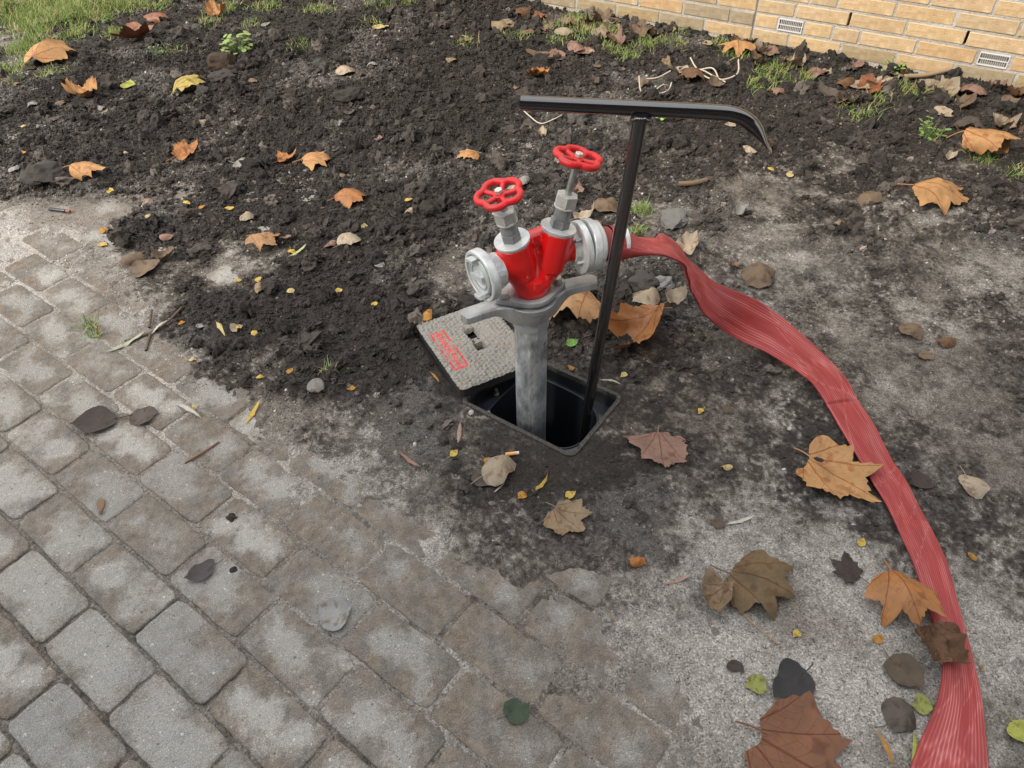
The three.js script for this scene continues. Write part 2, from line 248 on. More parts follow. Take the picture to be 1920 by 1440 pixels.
const TUFTS = [[-2.55,-4.15,0.22,420],[-2.30,-4.01,0.24,460],[-2.12,-4.11,0.24,460],[-2.63,-4.32,0.25,400],[-2.33,-4.30,0.25,400],[-1.96,-4.28,0.20,260],[-2.23,-3.68,0.16,200],[-2.19,-3.42,0.10,60],[-2.05,-3.80,0.12,120],[-1.96,-4.14,0.14,160],[-1.85,-3.79,0.09,120],[-1.78,-4.16,0.12,110],[-1.43,-4.09,0.12,90],[-1.41,-3.82,0.08,40],[-1.21,-4.11,0.12,60],[-0.92,-4.01,0.12,50],[-1.20,-3.80,0.08,25],[-2.09,-3.21,0.06,40],[-2.00,-3.29,0.05,20],[-0.59,-4.02,0.13,60],[-0.46,-4.09,0.10,50],[-0.62,-3.76,0.08,20],[0.35,-3.68,0.16,130],[0.44,-3.50,0.14,120],[0.27,-3.51,0.10,60],[0.62,-3.42,0.12,90],[0.53,-3.30,0.08,50],[0.88,-3.63,0.12,80],[1.02,-3.29,0.10,50],[1.14,-3.11,0.11,130],[1.04,-2.98,0.10,70],[1.23,-3.05,0.08,60],[0.97,-3.42,0.06,30],[1.60,-2.87,0.10,60],[1.73,-2.83,0.06,40],[1.45,-2.80,0.08,25],[1.33,-2.69,0.10,40],[1.52,-2.48,0.05,30],[0.43,-2.07,0.05,30],[0.40,-1.94,0.03,20],[0.47,-3.34,0.06,30],[0.76,-3.44,0.10,70],[1.64,-2.34,0.08,20],[1.70,-2.22,0.06,16],[-0.45,-1.34,0.03,5],[-1.14,-1.57,0.03,9],[-1.11,-1.53,0.03,7],[0.02,-3.57,0.10,26],[0.11,-3.53,0.10,20],[-0.17,-3.48,0.10,20],[-0.93,-3.51,0.10,22],[-1.49,-3.49,0.08,20],[-1.96,-3.34,0.10,24]];
// ---------------------------------------------------------------- the lie of the land
const PIPE = V(0.045, 0, -1.245);
const BOX = { x: 0.070, z: -1.239, turn: R(-36.2), w: 0.318, d: 0.233 };
const LID = { x: -0.091, z: -1.412, turn: R(-63), w: 0.275, d: 0.21 };
function local(B, x, z) { const c = Math.cos(B.turn), s = Math.sin(B.turn), dx = x - B.x, dz = z - B.z; return [dx * c - dz * s, dx * s + dz * c]; }
function rectDist(B, x, z) { const [u, v] = local(B, x, z), a = Math.abs(u) - B.w / 2, b = Math.abs(v) - B.d / 2; return Math.hypot(Math.max(a, 0), Math.max(b, 0)) + Math.min(Math.max(a, b), 0); }
// paving pattern: rows run along PT, row index grows along -PN
const PN = [-0.61928, 0.78517], PT = [-0.78517, -0.61928], ROW = 0.11036, ROW0 = -0.07544, LEN = 0.2145;
const PHASE = { '-2': 0.147, '-1': 0.02, 0: 0.113, 1: 0.168, 2: 0.010, 3: 0.085 };
const phase = (r) => PHASE[r] ?? ((((r - 3) % 2 + 2) % 2 ? 0.2 : 0.085) + 0.012 * HT[(r + 40) * 3]);
// where the soil is dark humus (1) and where pale sand (0); how far dirt stands above (+) or below (-) the paver tops, in mm
function field(S, soft) {
  const X0 = -3.4, Z0 = -5, N = 140, stepX = 6.8 / N, stepZ = 5.2 / N, a = new Float32Array((N + 1) * (N + 1));
  for (let j = 0; j <= N; j++) for (let i = 0; i <= N; i++) {
    const x = X0 + i * stepX, z = Z0 + j * stepZ; let s = 0, w = 0;
    for (const [px, pz, v] of S) { const d2 = (px - x) ** 2 + (pz - z) ** 2 + soft, k = 1 / (d2 * d2); s += k * v; w += k; }
    a[j * (N + 1) + i] = s / w;
  }
  return (x, z) => { const u = clamp((x - X0) / stepX, 0, N - 1e-3), v = clamp((z - Z0) / stepZ, 0, N - 1e-3), i = u | 0, j = v | 0, f = u - i, g = v - j, k = j * (N + 1) + i; return mix(mix(a[k], a[k + 1], f), mix(a[k + N + 1], a[k + N + 2], f), g); };
}
const darkBase = field(SOIL_SAMPLES, 0.003), cover = field(COVER_SAMPLES, 0.004);
const darkness = (x, z) => { const b = darkBase(x, z), k = 0.34 + 0.66 * sstep(0.28, 0.55, b); return clamp(b + k * (0.26 * fbm(x * 5 + 3, z * 5, 5) + 0.20 * fbm(x * 20, z * 20 + 9, 3))); };
const packed = (x, z) => sstep(-1.45, -1.22, z) * sstep(-0.55, -0.22, x);   // trodden dirt round the box
function height(x, z) {
  const D = darkness(x, z), cmm = cover(x, z), a = sstep(0.26, 0.66, D) * Math.max(sstep(-1.2, 1.5, cmm), sstep(0.52, 0.70, D));
  const wx = 0.02 * vn(x * 14, z * 14), c1 = cells(x * 9 + wx * 20, z * 9 + 4), c2 = cells(x * 29 + 8, z * 29), c3 = cells(x * 66, z * 66 + 2);
  let soil = 0.012 + 0.030 * fbm(x * 2.6, z * 2.6, 3) + 0.034 * (0.5 - c1) * sstep(-0.3, 0.7, vn(x * 5, z * 5)) + 0.018 * (0.5 - c2) * sstep(-0.6, 0.5, vn(x * 9 + 5, z * 9)) + 0.0075 * (0.5 - c3) + 0.008 * fbm(x * 34, z * 34, 3);
  soil = mix(soil, 0.006 + 0.007 * fbm(x * 3, z * 3, 3) + (soil - 0.012) * 0.48, packed(x, z));
  soil += 0.012 * sstep(-2.2, -3.6, z);
  const cov = cover(x, z) * 0.001;
  const tread = sstep(0.5, 5, cov * 1000);
  const sand = cov + tread * (0.011 * fbm(x * 7, z * 7 + 30, 5) + 0.010 * (0.45 - cells(x * 17, z * 17 + 6)) * sstep(-0.2, 0.6, vn(x * 4, z * 4 + 60))) + 0.0018 * fbm(x * 9, z * 9, 3) + 0.0016 * fbm(x * 40, z * 40, 3) + 0.0018 * (0.45 - cells(x * 55 + 3, z * 55)) * (0.35 + D);
  let h = mix(sand, Math.max(soil, cov), a);
  const db = rectDist(BOX, x, z), dl = rectDist(LID, x, z);
  const nb = sstep(0.10, 0.012, db); h = mix(h, 0.0052 + 0.0035 * fbm(x * 30, z * 30, 3), nb);
  if (db < 0.006) h = Math.min(h, 0.003);
  if (dl < 0.05) h = Math.min(h, mix(0.004, 0.034, sstep(-0.02, 0.05, dl)));
  return h;
}
const SOIL = [0.0285, 0.0245, 0.0215], SAND = [0.375, 0.362, 0.340], DUST = [0.165, 0.146, 0.125], PACKED = [0.092, 0.080, 0.069];
function soilColour(x, z, h) {
  const D = darkness(x, z); const lo = 0.25 + 0.75 * sstep(0.25, 0.6, D); let k = sstep(0.16, 0.72, D + lo * (0.22 * fbm(x * 48, z * 48, 3) + 0.20 * vn(x * 150, z * 150)));
  const cm = cover(x, z), br = Math.max(sstep(-2.4, -4.2, cm) * 0.95, clamp(0.5 + 1.8 * fbm(x * 6 + 30, z * 6, 5) + 0.25 * vn(x * 120, z * 120 + 4))), c = [0, 1, 2].map((i) => k < 0.5 ? mix(mix(SAND[i], DUST[i], br * 0.8), PACKED[i], k * 2) : Math.exp(mix(Math.log(PACKED[i]), Math.log(SOIL[i]), k * 2 - 1)));
  const pale = sstep(0.16, 0.50, fbm(x * 3.4 - 9, z * 3.4 + 2, 4) + 0.30 * fbm(x * 45, z * 45, 2) + 0.16 * vn(x * 140, z * 140)) * 0.42 * k;   // grey sand dried onto the humus
  return c.map((v, i) => mix(v, SAND[i] * 0.55, pale));
}
const DETAIL = 1024;
const grainTex = dataTex(DETAIL, DETAIL, (i, j) => { // grains of 1 to 5 mm, pale quartz and dark humus
  const W = (n) => n; const r = HT[(i * 7919 + j * 104729) & 65535], q = HT[((i >> 1) * 331 + (j >> 1) * 7753) & 65535], a = vn(i / 3.2, j / 3.2), b = vn(i / 6.5 + 40, j / 6.5), c = vn(i / 15, j / 15 + 9);
  const g = 0.80 + 0.10 * q + 0.05 * r + 0.10 * a + 0.08 * b + 0.05 * c + (a > 0.62 ? 0.16 : 0) - (b > 0.60 ? 0.20 : 0) - (vn(i / 4 + 90, j / 4 + 7) > 0.70 ? 0.22 : 0);
  return [g, g * 0.99, g * 0.975];
});
const grainBump = dataTex(DETAIL, DETAIL, (i, j) => 0.5 + 0.28 * vn(i / 4, j / 4) + 0.16 * vn(i / 1.7, j / 1.7) + 0.14 * vn(i / 9, j / 9), { color: false });
const groundMat = std({ vertexColors: true, map: grainTex, bumpMap: grainBump, bumpScale: 0.0022, roughness: 1 });
{ // one sheet, fine where it is looked at, stretched out to 40 m
  const us = [], zs = [];
  for (const e of [-40, -26, -16, -10, -6.5, -4.5, -3.2, -2.4, -1.8, -1.45, -1.2]) us.push(e);
  const NC = 760; for (let i = 0; i <= NC; i++) us.push(-1.1 + 2.2 * i / NC);
  for (const e of [1.2, 1.45, 1.8, 2.4, 3.2, 4.5, 6.5, 10, 16, 26, 40]) us.push(e);
  for (const e of [40, 24, 14, 8, 5, 3, 1.8, 1, 0.5, 0.2, 0, -0.12, -0.2]) zs.push(e);
  let z = -0.26; while (z > -4.6) { zs.push(z); z -= 0.0034 + 0.0028 * Math.max(0, -z - 0.6); }
  for (const e of [-4.8, -5.2, -6, -7.5, -10, -14, -20, -30, -40]) zs.push(e);
  const W = us.length, H = zs.length, P = new Float32Array(W * H * 3), C = new Float32Array(W * H * 3), UV = new Float32Array(W * H * 2), inside = new Uint8Array(W * H);
  for (let j = 0; j < H; j++) {
    const zz = zs[j], half = 0.72 + 0.5 * clamp(-zz, 0.2, 4.6);
    for (let i = 0; i < W; i++) {
      const k = j * W + i, u = us[i], x = Math.abs(u) <= 1.1 ? u * half : Math.sign(u) * (1.1 * half + (Math.abs(u) - 1.1));
      const near = Math.abs(x) < 3.6 && zz < 0.3 && zz > -5.2, y = near ? height(x, zz) : 0.0, c = near ? soilColour(x, zz, y) : [0.09, 0.085, 0.075];
      P.set([x, y, zz], k * 3); C.set(c.map((v) => v * 1.28), k * 3); UV.set([x / 0.72, zz / 0.72], k * 2);
      inside[k] = near && rectDist(BOX, x, zz) < -0.007 ? 1 : 0;
    }
  }
  const idx = [];
  for (let j = 0; j < H - 1; j++) for (let i = 0; i < W - 1; i++) {
    const a = j * W + i, b = a + 1, c = a + W, d = c + 1;
    if (!(inside[a] && inside[b] && inside[c])) idx.push(a, b, c);
    if (!(inside[b] && inside[d] && inside[c])) idx.push(b, d, c);
  }
  const g = new THREE.BufferGeometry(); g.setAttribute('position', new THREE.BufferAttribute(P, 3)); g.setAttribute('color', new THREE.BufferAttribute(C, 3)); g.setAttribute('uv', new THREE.BufferAttribute(UV, 2));
  g.setIndex(new THREE.BufferAttribute(new Uint32Array(idx), 1)); g.computeVertexNormals();
  const m = mesh('ground', g, groundMat); m.userData.kind = 'structure'; m.userData.label = 'dark garden soil passing into grey sand over the paving';
}

// ---------------------------------------------------------------- paving: concrete setts in running bond, every one a piece
{
  const TX = 4, TY = 4, PW = 512, PH = 256, tiles = TX * TY;
  const speck = rng(9), sp = [];
  for (let t = 0; t < tiles; t++) { const l = []; for (let k = 0; k < 420; k++) l.push([speck() * PW, speck() * PH, 1.0 + 2.6 * speck() * speck() + (speck() > 0.955 ? 1.5 + 3 * speck() : 0), speck()]); sp.push(l); }
  const W = PW * TX, H = PH * TY, dots = new Float32Array(W * H);
  sp.forEach((l, t) => { const ox = (t % TX) * PW, oy = (t / TX | 0) * PH; for (const [x, y, r, v] of l) for (let j = Math.max(0, y - r | 0); j < Math.min(PH, y + r + 1); j++) for (let i = Math.max(0, x - r | 0); i < Math.min(PW, x + r + 1); i++) if ((i - x) ** 2 + (j - y) ** 2 < r * r) dots[(oy + j) * W + ox + i] = v > 0.72 ? -(0.4 + v * 0.4) : 0.25 + v; });
  const dirtAt = (i, j) => {
    const t = (i / PW | 0) + (j / PH | 0) * TX, x = i % PW, y = j % PH, e = Math.min(x, PW - x, y, PH - y) / 128, ox = t * 91.7;
    const lvl = (t / (tiles - 1));
    const n = fbm(x / 120 + ox, y / 120 + ox, 4) * 0.75 + fbm(x / 22 + ox, y / 22, 3) * 0.25 + fbm(x / 5, y / 5 + ox, 2) * 0.12;
    return sstep(-0.42, 0.46, n * 1.25 + 0.24 * HT[((i >> 1) * 97 + (j >> 1) * 1013) & 65535] + 0.12 - e * 0.62 + 0.45 * (Math.cos(t * 2.4) * (x / PW - 0.5) + Math.sin(t * 2.4) * (y / PH - 0.5)) + mix(-0.12, 0.66, lvl) + (fbm(x / 230 + ox * 3, y / 230, 2) * 0.6));
  };
  const map = dataTex(W, H, (i, j) => {
    const d = dirtAt(i, j), s = dots[j * W + i], g = HT[(i * 7919 + j * 15731) & 65535], g2 = HT[((i >> 1) * 331 + (j >> 1) * 7753) & 65535], t = (i / PW | 0) + (j / PH | 0) * TX;
    const b = 0.572 + 0.085 * g + 0.085 * g2 + 0.03 * fbm(i / 40, j / 40, 3) + 0.055 * HT[t * 17] + s * 0.22;
    const q = 0.42 + 0.07 * g + 0.08 * g2 + 0.07 * fbm(i / 30 + 5, j / 30, 3) + Math.max(0, s) * 0.10, red = 0.012 + 0.02 * fbm(i / 80 - 7, j / 80, 2);
    return [mix(b, q + red, d), mix(b * 0.985, q * 0.965, d), mix(b * 0.95, (q - red) * 0.915, d)];
  }, { rep: false });
  const bump = dataTex(W, H, (i, j) => 0.42 + 0.16 * vn(i / 2.2, j / 2.2) + 0.16 * vn(i / 5, j / 5) + 0.12 * vn(i / 11, j / 11) + 0.12 * dots[j * W + i] + 0.12 * dirtAt(i, j), { color: false, rep: false });
  const mat = std({ map, bumpMap: bump, bumpScale: 0.0045, roughness: 0.97 });
  const geos = [];
  for (let t = 0; t < tiles; t++) { // worn, crowned top with ragged arrises
    const r = rng(300 + t), SEG = 44, hw = 0.1038, hd = 0.0518, rings = [[0, -0.06], [0, -0.0055], [0.0009, -0.0024], [0.0026, -0.0007], [0.0075, -0.0002], [0.034, 0]], P = [], UV = [], I = [];
    const tilt = (r() - 0.5) * 0.012, tilt2 = (r() - 0.5) * 0.012, ox = (t % TX), oy = (t / TX | 0);
    const skew = [0, 1, 2, 3].map(() => (r() - 0.5) * 0.003);
    const put = (x, z, y) => { P.push(x, y + x * tilt + z * tilt2, z); UV.push((ox + 0.5 + x / 0.214) / TX, (oy + 0.5 + z / 0.107) / TY); };
    rings.forEach(([ins, y], ri) => {
      for (let s = 0; s < SEG; s++) {
        const a = s / SEG * Math.PI * 2, ca = Math.cos(a), sa = Math.sin(a), n = ri < 4 ? 0.0011 * vn(s * 1.3 + t * 9, 3.1 + t) + 0.0009 * vn(s * 0.5, t * 7) : 0;
        const w = hw - ins, d = hd - ins, p = 15, k = Math.pow(Math.abs(ca) ** p + Math.abs(sa) ** p, -1 / p);
        const x = ca * k, z = sa * k; put(x * (w + n + skew[x > 0 ? 0 : 1]), z * (d + n + skew[z > 0 ? 2 : 3] * 0.6), y + (ri > 2 ? 0.0006 * vn(x * 3 + t, z * 3) : 0));
      }
    });
    put(0, 0, 0.0004); const c = rings.length * SEG;
    for (let q = 0; q < rings.length - 1; q++) for (let s = 0; s < SEG; s++) { const a = q * SEG + s, b = q * SEG + (s + 1) % SEG; I.push(a, a + SEG, b, b, a + SEG, b + SEG); }
    for (let s = 0; s < SEG; s++) I.push((rings.length - 1) * SEG + s, c, (rings.length - 1) * SEG + (s + 1) % SEG);
    const g = new THREE.BufferGeometry(); g.setAttribute('position', new THREE.Float32BufferAttribute(P, 3)); g.setAttribute('uv', new THREE.Float32BufferAttribute(UV, 2)); g.setIndex(I); g.computeVertexNormals(); geos.push(g);
  }
  const paving = group('paving'); paving.userData.kind = 'structure'; paving.userData.label = 'worn grey concrete block paving in running bond';
  const r = rng(41); let n = 0;
  for (let row = -7; row <= 12; row++) for (let k = -8; k < 16; k++) {
    const s = phase(row) + (k + 0.5) * LEN, d = ROW0 - (row + 0.5) * ROW, x = PN[0] * d + PT[0] * s, z = PN[1] * d + PT[1] * s;
    const cov = cover(x, z), jr = [r(), r(), r(), r()];
    if (x < -2.1 || z > 0.1 || z < -2.75 || x > 0.75 || cov > 4.2) continue;
    if (x > 0.4 && z > -0.55 && cov > 2.6) continue;
    if (darkness(x, z) > 0.62 && cov > 0.5) continue;
    if (rectDist(BOX, x, z) < 0.16 || rectDist(LID, x, z) < 0.14) continue;
    if (n >= 298) continue;
    const lvl = clamp((cov + 6) / 5.2) * 0.62 + jr[0] * 0.50 - 0.10 + 0.55 * sstep(-0.45, 0.0, x), t = clamp(Math.round(lvl * (tiles - 1)), 0, tiles - 1);
    const m = mesh('paver', geos[t], mat, paving); m.position.set(x, (jr[1] - 0.5) * 0.0026, z); m.rotation.y = Math.atan2(-PT[1], PT[0]) + (jr[2] > 0.5 ? Math.PI : 0) + (jr[3] - 0.5) * 0.02; n++;
  }
  console.log('pavers', n);
}

// ---------------------------------------------------------------- crumbs and clods of soil, uncountable
function clodGeo(seed, detail, rough = 0.34) {
  const g = new THREE.IcosahedronGeometry(1, detail), p = g.attributes.position, r = HT, o = seed * 17.3;
  for (let i = 0; i < p.count; i++) { const v = V().fromBufferAttribute(p, i), n = 1 + rough * (vn(v.x * 1.7 + o, v.y * 1.7 + v.z * 2.3 + o) + 0.5 * vn(v.x * 3.9 + v.z * 3 + o, v.y * 4.1 - o)); v.multiplyScalar(n); p.setXYZ(i, v.x, v.y * 0.78, v.z); }
  g.deleteAttribute('uv'); g.computeVertexNormals(); return g;
}
const leafSpots = LEAVES.map((l) => [l[1], l[2], l[3] * 0.42]);
const hoseSpots = []; for (let i = 0; i < HOSE.length - 1; i++) for (let t = 0; t < 1; t += 0.2) { const h = HOSE[i].map((v, k) => mix(v, HOSE[i + 1][k], t)); if (h[1] < 0.09) hoseSpots.push([(h[0] + h[3]) / 2, (h[2] + h[5]) / 2, 0.055]); }
leafSpots.push(...hoseSpots);
const underLeaf = (x, z) => leafSpots.some(([a, b, r]) => (a - x) ** 2 + (b - z) ** 2 < r * r);
{
  const r = rng(2024), lump = (s) => { const g = clodGeo(s, 3, 0.42), p = g.attributes.position; for (let i = 0; i < p.count; i++) { const v = V().fromBufferAttribute(p, i), k = 1 + 0.16 * vn(v.x * 4.1 + s, v.y * 4.1 + v.z * 3.3) + 0.10 * vn(v.x * 9 - v.z * 7, v.y * 9 + s); p.setXYZ(i, v.x * k, v.y * k, v.z * k); } g.computeVertexNormals(); return g; };
  const kinds = [1, 2, 3, 4].map((s) => clodGeo(s, 1)).concat([21, 22, 23].map(lump)), lists = kinds.map(() => []);
  const target = 185000; let tries = 0, n = 0;
  while (n < target && tries < 1200000) {
    tries++;
    const z = -0.3 - 4.0 * Math.pow(r(), 0.85), half = 0.66 + 0.5 * -z, x = (r() * 2 - 1) * half;
    const D = darkness(x, z), cov = cover(x, z); let q = sstep(0.12, 0.62, D) * 0.93 + 0.07 + 0.35 * sstep(0.1, 0.5, fbm(x * 6, z * 6 + 50, 3));
    if (cov < -1) q *= 0.05 + 0.25 * sstep(-2.5, -1, cov); else if (cov < 1.5 && D < 0.5) q *= 0.35;
    if (r() > q) continue;
    if (rectDist(BOX, x, z) < 0.012 || rectDist(LID, x, z) < 0.012 || underLeaf(x, z)) continue;
    const big = r(), clump = 0.5 + 0.5 * fbm(x * 4, z * 4 + 20, 3); let s = 0.0010 + 0.0026 * Math.pow(r(), 2.2) + 0.0007 * Math.max(0, -z - 1);
    if (big > 0.955 && D > 0.5) s += 0.004 + 0.009 * r() * clump; if (big > 0.9965 && D > 0.55) s += 0.008 + 0.012 * r(); if (D < 0.42) s *= 0.78;
    s *= 1 - 0.5 * packed(x, z); if (rectDist(BOX, x, z) < 0.06) s *= 0.7;
    lists[s > 0.0062 ? 4 + n % 3 : n % 4].push([x, z, s, r(), r(), r()]); n++;
  }
  const mat = std({ roughness: 1, color: 0xffffff, bumpScale: 0.001 }), M = new THREE.Matrix4(), Q = new THREE.Quaternion(), c = new THREE.Color();
  const root = group('soil_crumbs'); root.userData.kind = 'stuff'; tag(root, 'loose crumbs and clods of dark soil and sand', 'soil', null, 'stuff');
  lists.forEach((l, t) => {
    const im = shadows(new THREE.InstancedMesh(kinds[t], mat, l.length)); im.name = 'crumbs'; im.userData.kind = 'stuff'; root.add(im);
    l.forEach(([x, z, s, a, b, e], i) => {
      Q.setFromEuler(new THREE.Euler(a * 6.28, b * 6.28, e * 6.28)); M.compose(V(x, height(x, z) + s * 0.35, z), Q, V(s * (0.8 + a * 0.5), s * (0.7 + b * 0.5), s * (0.8 + e * 0.5))); im.setMatrixAt(i, M);
      const k0 = soilColour(x, z, 0), k = s > 0.0062 ? k0.map((v, q) => Math.min(v, SOIL[q] * 2.2)) : k0, f = 0.62 + 1.15 * a * a + (b > 0.985 ? 3 : 0); im.setColorAt(i, c.setRGB(Math.min(0.5, k[0] * f), Math.min(0.5, k[1] * f), Math.min(0.48, k[2] * f)));
    });
  });
}
// ---------------------------------------------------------------- yellow brick wall with air bricks and open weep joints
{
  const CH = 0.0611, BH = 0.0505, JT = 0.0106, wall = group('brick_wall', [1.2524, 0, -3.3352], -0.58);
  tag(wall, 'yellow brick house wall with grey mortar, weep slots and two vents', 'wall');
  const brickTex = dataTex(512, 512, (i, j) => { const n = fbm(i / 60, j / 60, 4), g = HT[(i * 7919 + j * 15731) & 65535], h = HT[((i >> 1) * 331 + (j >> 1) * 7753) & 65535], pit = cells(i / 11, j / 11) < 0.14 && h > 0 ? -0.16 : 0; const v = 0.86 + 0.10 * n + 0.05 * g + 0.05 * h + pit; return [v, v * (0.985 + 0.03 * n), v * (0.96 + 0.08 * n)]; });
  const brickBump = dataTex(512, 512, (i, j) => 0.5 + 0.2 * vn(i / 3, j / 3) + 0.18 * vn(i / 8, j / 8) - (cells(i / 11, j / 11) < 0.14 ? 0.3 : 0), { color: false });
  const cols = [[0.74, 0.55, 0.325], [0.70, 0.53, 0.325], [0.78, 0.59, 0.36], [0.70, 0.50, 0.29], [0.69, 0.54, 0.35], [0.76, 0.58, 0.37]];
  const mats = cols.map((c) => std({ color: lin(...c), map: brickTex, bumpMap: brickBump, bumpScale: 0.0016, roughness: 0.95 }));
  const dirty = [[0.50, 0.41, 0.265], [0.54, 0.425, 0.26], [0.47, 0.40, 0.285]].map((c) => std({ color: lin(...c), map: brickTex, bumpMap: brickBump, bumpScale: 0.0016, roughness: 1 }));
  const mortarMat = std({ color: lin(0.56, 0.575, 0.57), map: brickTex, bumpMap: grainBump, bumpScale: 0.003, roughness: 1 });
  function brickGeo(w, h, d, ch = 0.0022) { const s = new THREE.Shape([[-w / 2 + ch, -h / 2 + ch], [w / 2 - ch, -h / 2 + ch], [w / 2 - ch, h / 2 - ch], [-w / 2 + ch, h / 2 - ch]].map((p) => new THREE.Vector2(...p))); const g = new THREE.ExtrudeGeometry(s, { depth: d, bevelEnabled: true, bevelThickness: ch, bevelSize: ch, bevelSegments: 1 }).translate(0, 0, -d - ch); const uv = g.attributes.uv; for (let i = 0; i < uv.count; i++) uv.setXY(i, uv.getX(i) * 4, uv.getY(i) * 4); return g; }
  const cache = {}; const geoFor = (w) => cache[Math.round(w * 500)] ??= brickGeo(Math.round(w * 500) / 500, BH, 0.045);
  const r = rng(88), y0 = 0.1761;
  const fixed = { 0: [-0.167, 0, 0.222, 0.444, 0.666, 0.888, 1.11, 1.332], 1: [-0.167, 0.05, 0.1618, 0.3838, 0.6058, 0.8278, 1.05, 1.27], '-1': [-0.167, -0.062, 0.05, 0.17, 0.2815, 0.5035, 0.7255, 0.848, 1.07, 1.29], '-2': [-0.167, -0.0024, 0.2196, 0.4416, 0.6636, 0.8856, 1.108, 1.33], '-3': [-0.167, 0.055, 0.275, 0.385, 0.607, 0.829, 1.05, 1.27] };
  const cuts = (c) => { // perpends of a course, the control joint at -0.167
    const right = (fixed[c] ?? (() => { const a = [-0.167]; let s = -0.167 + (c % 2 ? 0.11 : 0.222); while (s < 1.4) { a.push(s); s += 0.222; } return a; })()).slice();
    const left = []; let s = -0.167 - (c % 2 ? 0.111 : 0.222) - ((c === 0 || c === 2) ? -0.045 : 0); while (s > -1.5) { left.unshift(s); s -= 0.222; }
    return [...left, ...right];
  };
  const vents = [[-0.0085, 0.107], [0.7865, 0.109]], slots = [0.222, 0.666];
  for (let c = -4; c <= 5; c++) {
    const k = cuts(c), y = y0 + c * CH;
    for (let i = 0; i < k.length - 1; i++) {
      const a = k[i], b = k[i + 1], mid = (a + b) / 2, q = r(), q2 = r(), q3 = r();
      if (c === -1 && vents.some(([v]) => Math.abs(v - mid) < 0.03)) continue;
      const w = b - a - JT, low = y < 0.10 || (mid < -0.1 && y < 0.2), g = geoFor(w);
      const m = mesh('brick', g, low && q2 > 0.4 - (mid < -0.167 ? 0.1 : 0) ? dirty[(q * 3) | 0] : mats[(q * 6) | 0], wall);
      m.position.set(mid, y + (q3 - 0.5) * 0.0016, (q - 0.5) * 0.003); m.rotation.z = (q2 - 0.5) * 0.006; m.rotation.x = (q3 - 0.5) * 0.012;
    }
  }
  // the rest of the facade, outside the picture, as one part
  const rest = []; const rr = rng(17);
  const plain = brickGeo(0.2114, BH, 0.03, 0.002);
  for (let c = -4; c < 44; c++) for (let s = -6 + (c % 2 ? 0.111 : 0); s < 4; s += 0.222) {
    const y = y0 + c * CH; if (c <= 5 && s > -1.62 && s < 1.44) continue;
    rest.push(plain.clone().translate(s, y, (rr() - 0.5) * 0.003));
  }
  const rm = mesh('brick_field', mergeGeometries(rest), mats[1], wall); rm.userData.kind = 'stuff';
  // mortar: a slab with real openings for weep joints and vents
  const slab = (x0, x1, ya, yb, holes) => { const s = new THREE.Shape([[x0, ya], [x1, ya], [x1, yb], [x0, yb]].map((p) => new THREE.Vector2(...p))); for (const [a, b, c, d] of holes) s.holes.push(new THREE.Path([[a, c], [a, d], [b, d], [b, c]].map((p) => new THREE.Vector2(...p)))); return new THREE.ExtrudeGeometry(s, { depth: 0.05, bevelEnabled: false }).translate(0, 0, -0.0535); };
  const holes = [...slots.map((s) => [s - 0.0052, s + 0.0052, y0 - BH / 2 - 0.002, y0 + BH / 2 + 0.002]), ...vents.map(([s, w]) => [s - w / 2, s + w / 2, y0 - CH - 0.025, y0 - CH + 0.025]), [-0.171, -0.164, -0.1, 0.55]];
  mesh('mortar', slab(-6.1, 4.1, -0.25, 2.9, holes), mortarMat, wall);
  mesh('joint_sealant', new THREE.BoxGeometry(0.0068, 0.648, 0.03).translate(-0.1675, 0.225, -0.0215), std({ color: lin(0.2, 0.205, 0.2) }), wall);
  mesh('cavity_lining', [new THREE.BoxGeometry(10.2, 3.2, 0.2).translate(-1, 1.35, -0.30), new THREE.BoxGeometry(10.2, 0.1, 0.1455).translate(-1, 2.85, -0.1268), new THREE.BoxGeometry(0.1, 3.0, 0.1455).translate(-6.04, 1.29, -0.1268), new THREE.BoxGeometry(0.1, 3.0, 0.1455).translate(4.04, 1.29, -0.1268)], std({ color: lin(0.34, 0.33, 0.32) }), wall);
  const grey = std({ color: lin(0.62, 0.61, 0.60), roughness: 0.55 });
  for (const [s, w] of vents) {
    const v = group('air_vent', [s, y0 - CH, -0.002], 0, wall), hh = 0.049;
    const bars = [new THREE.BoxGeometry(w - 0.002, 0.0045, 0.008).translate(0, hh / 2 - 0.00225, 0), new THREE.BoxGeometry(w - 0.002, 0.0045, 0.008).translate(0, -hh / 2 + 0.00225, 0), new THREE.BoxGeometry(0.0045, hh - 0.0092, 0.008).translate(-w / 2 + 0.00325, 0, 0), new THREE.BoxGeometry(0.0045, hh - 0.0092, 0.008).translate(w / 2 - 0.00325, 0, 0), new THREE.BoxGeometry(w - 0.0112, 0.003, 0.006).translate(0, 0, 0.0003)];
    mesh('vent_frame', bars, grey, v);
    const n = 13; for (let i = 1; i < n; i++) for (const t of [-1, 1]) mesh('slat', new THREE.BoxGeometry(0.0024, 0.0180, 0.0055).translate(-w / 2 + 0.0055 + (w - 0.011) * i / n, t * 0.0108, 0), grey, v);
  }
}

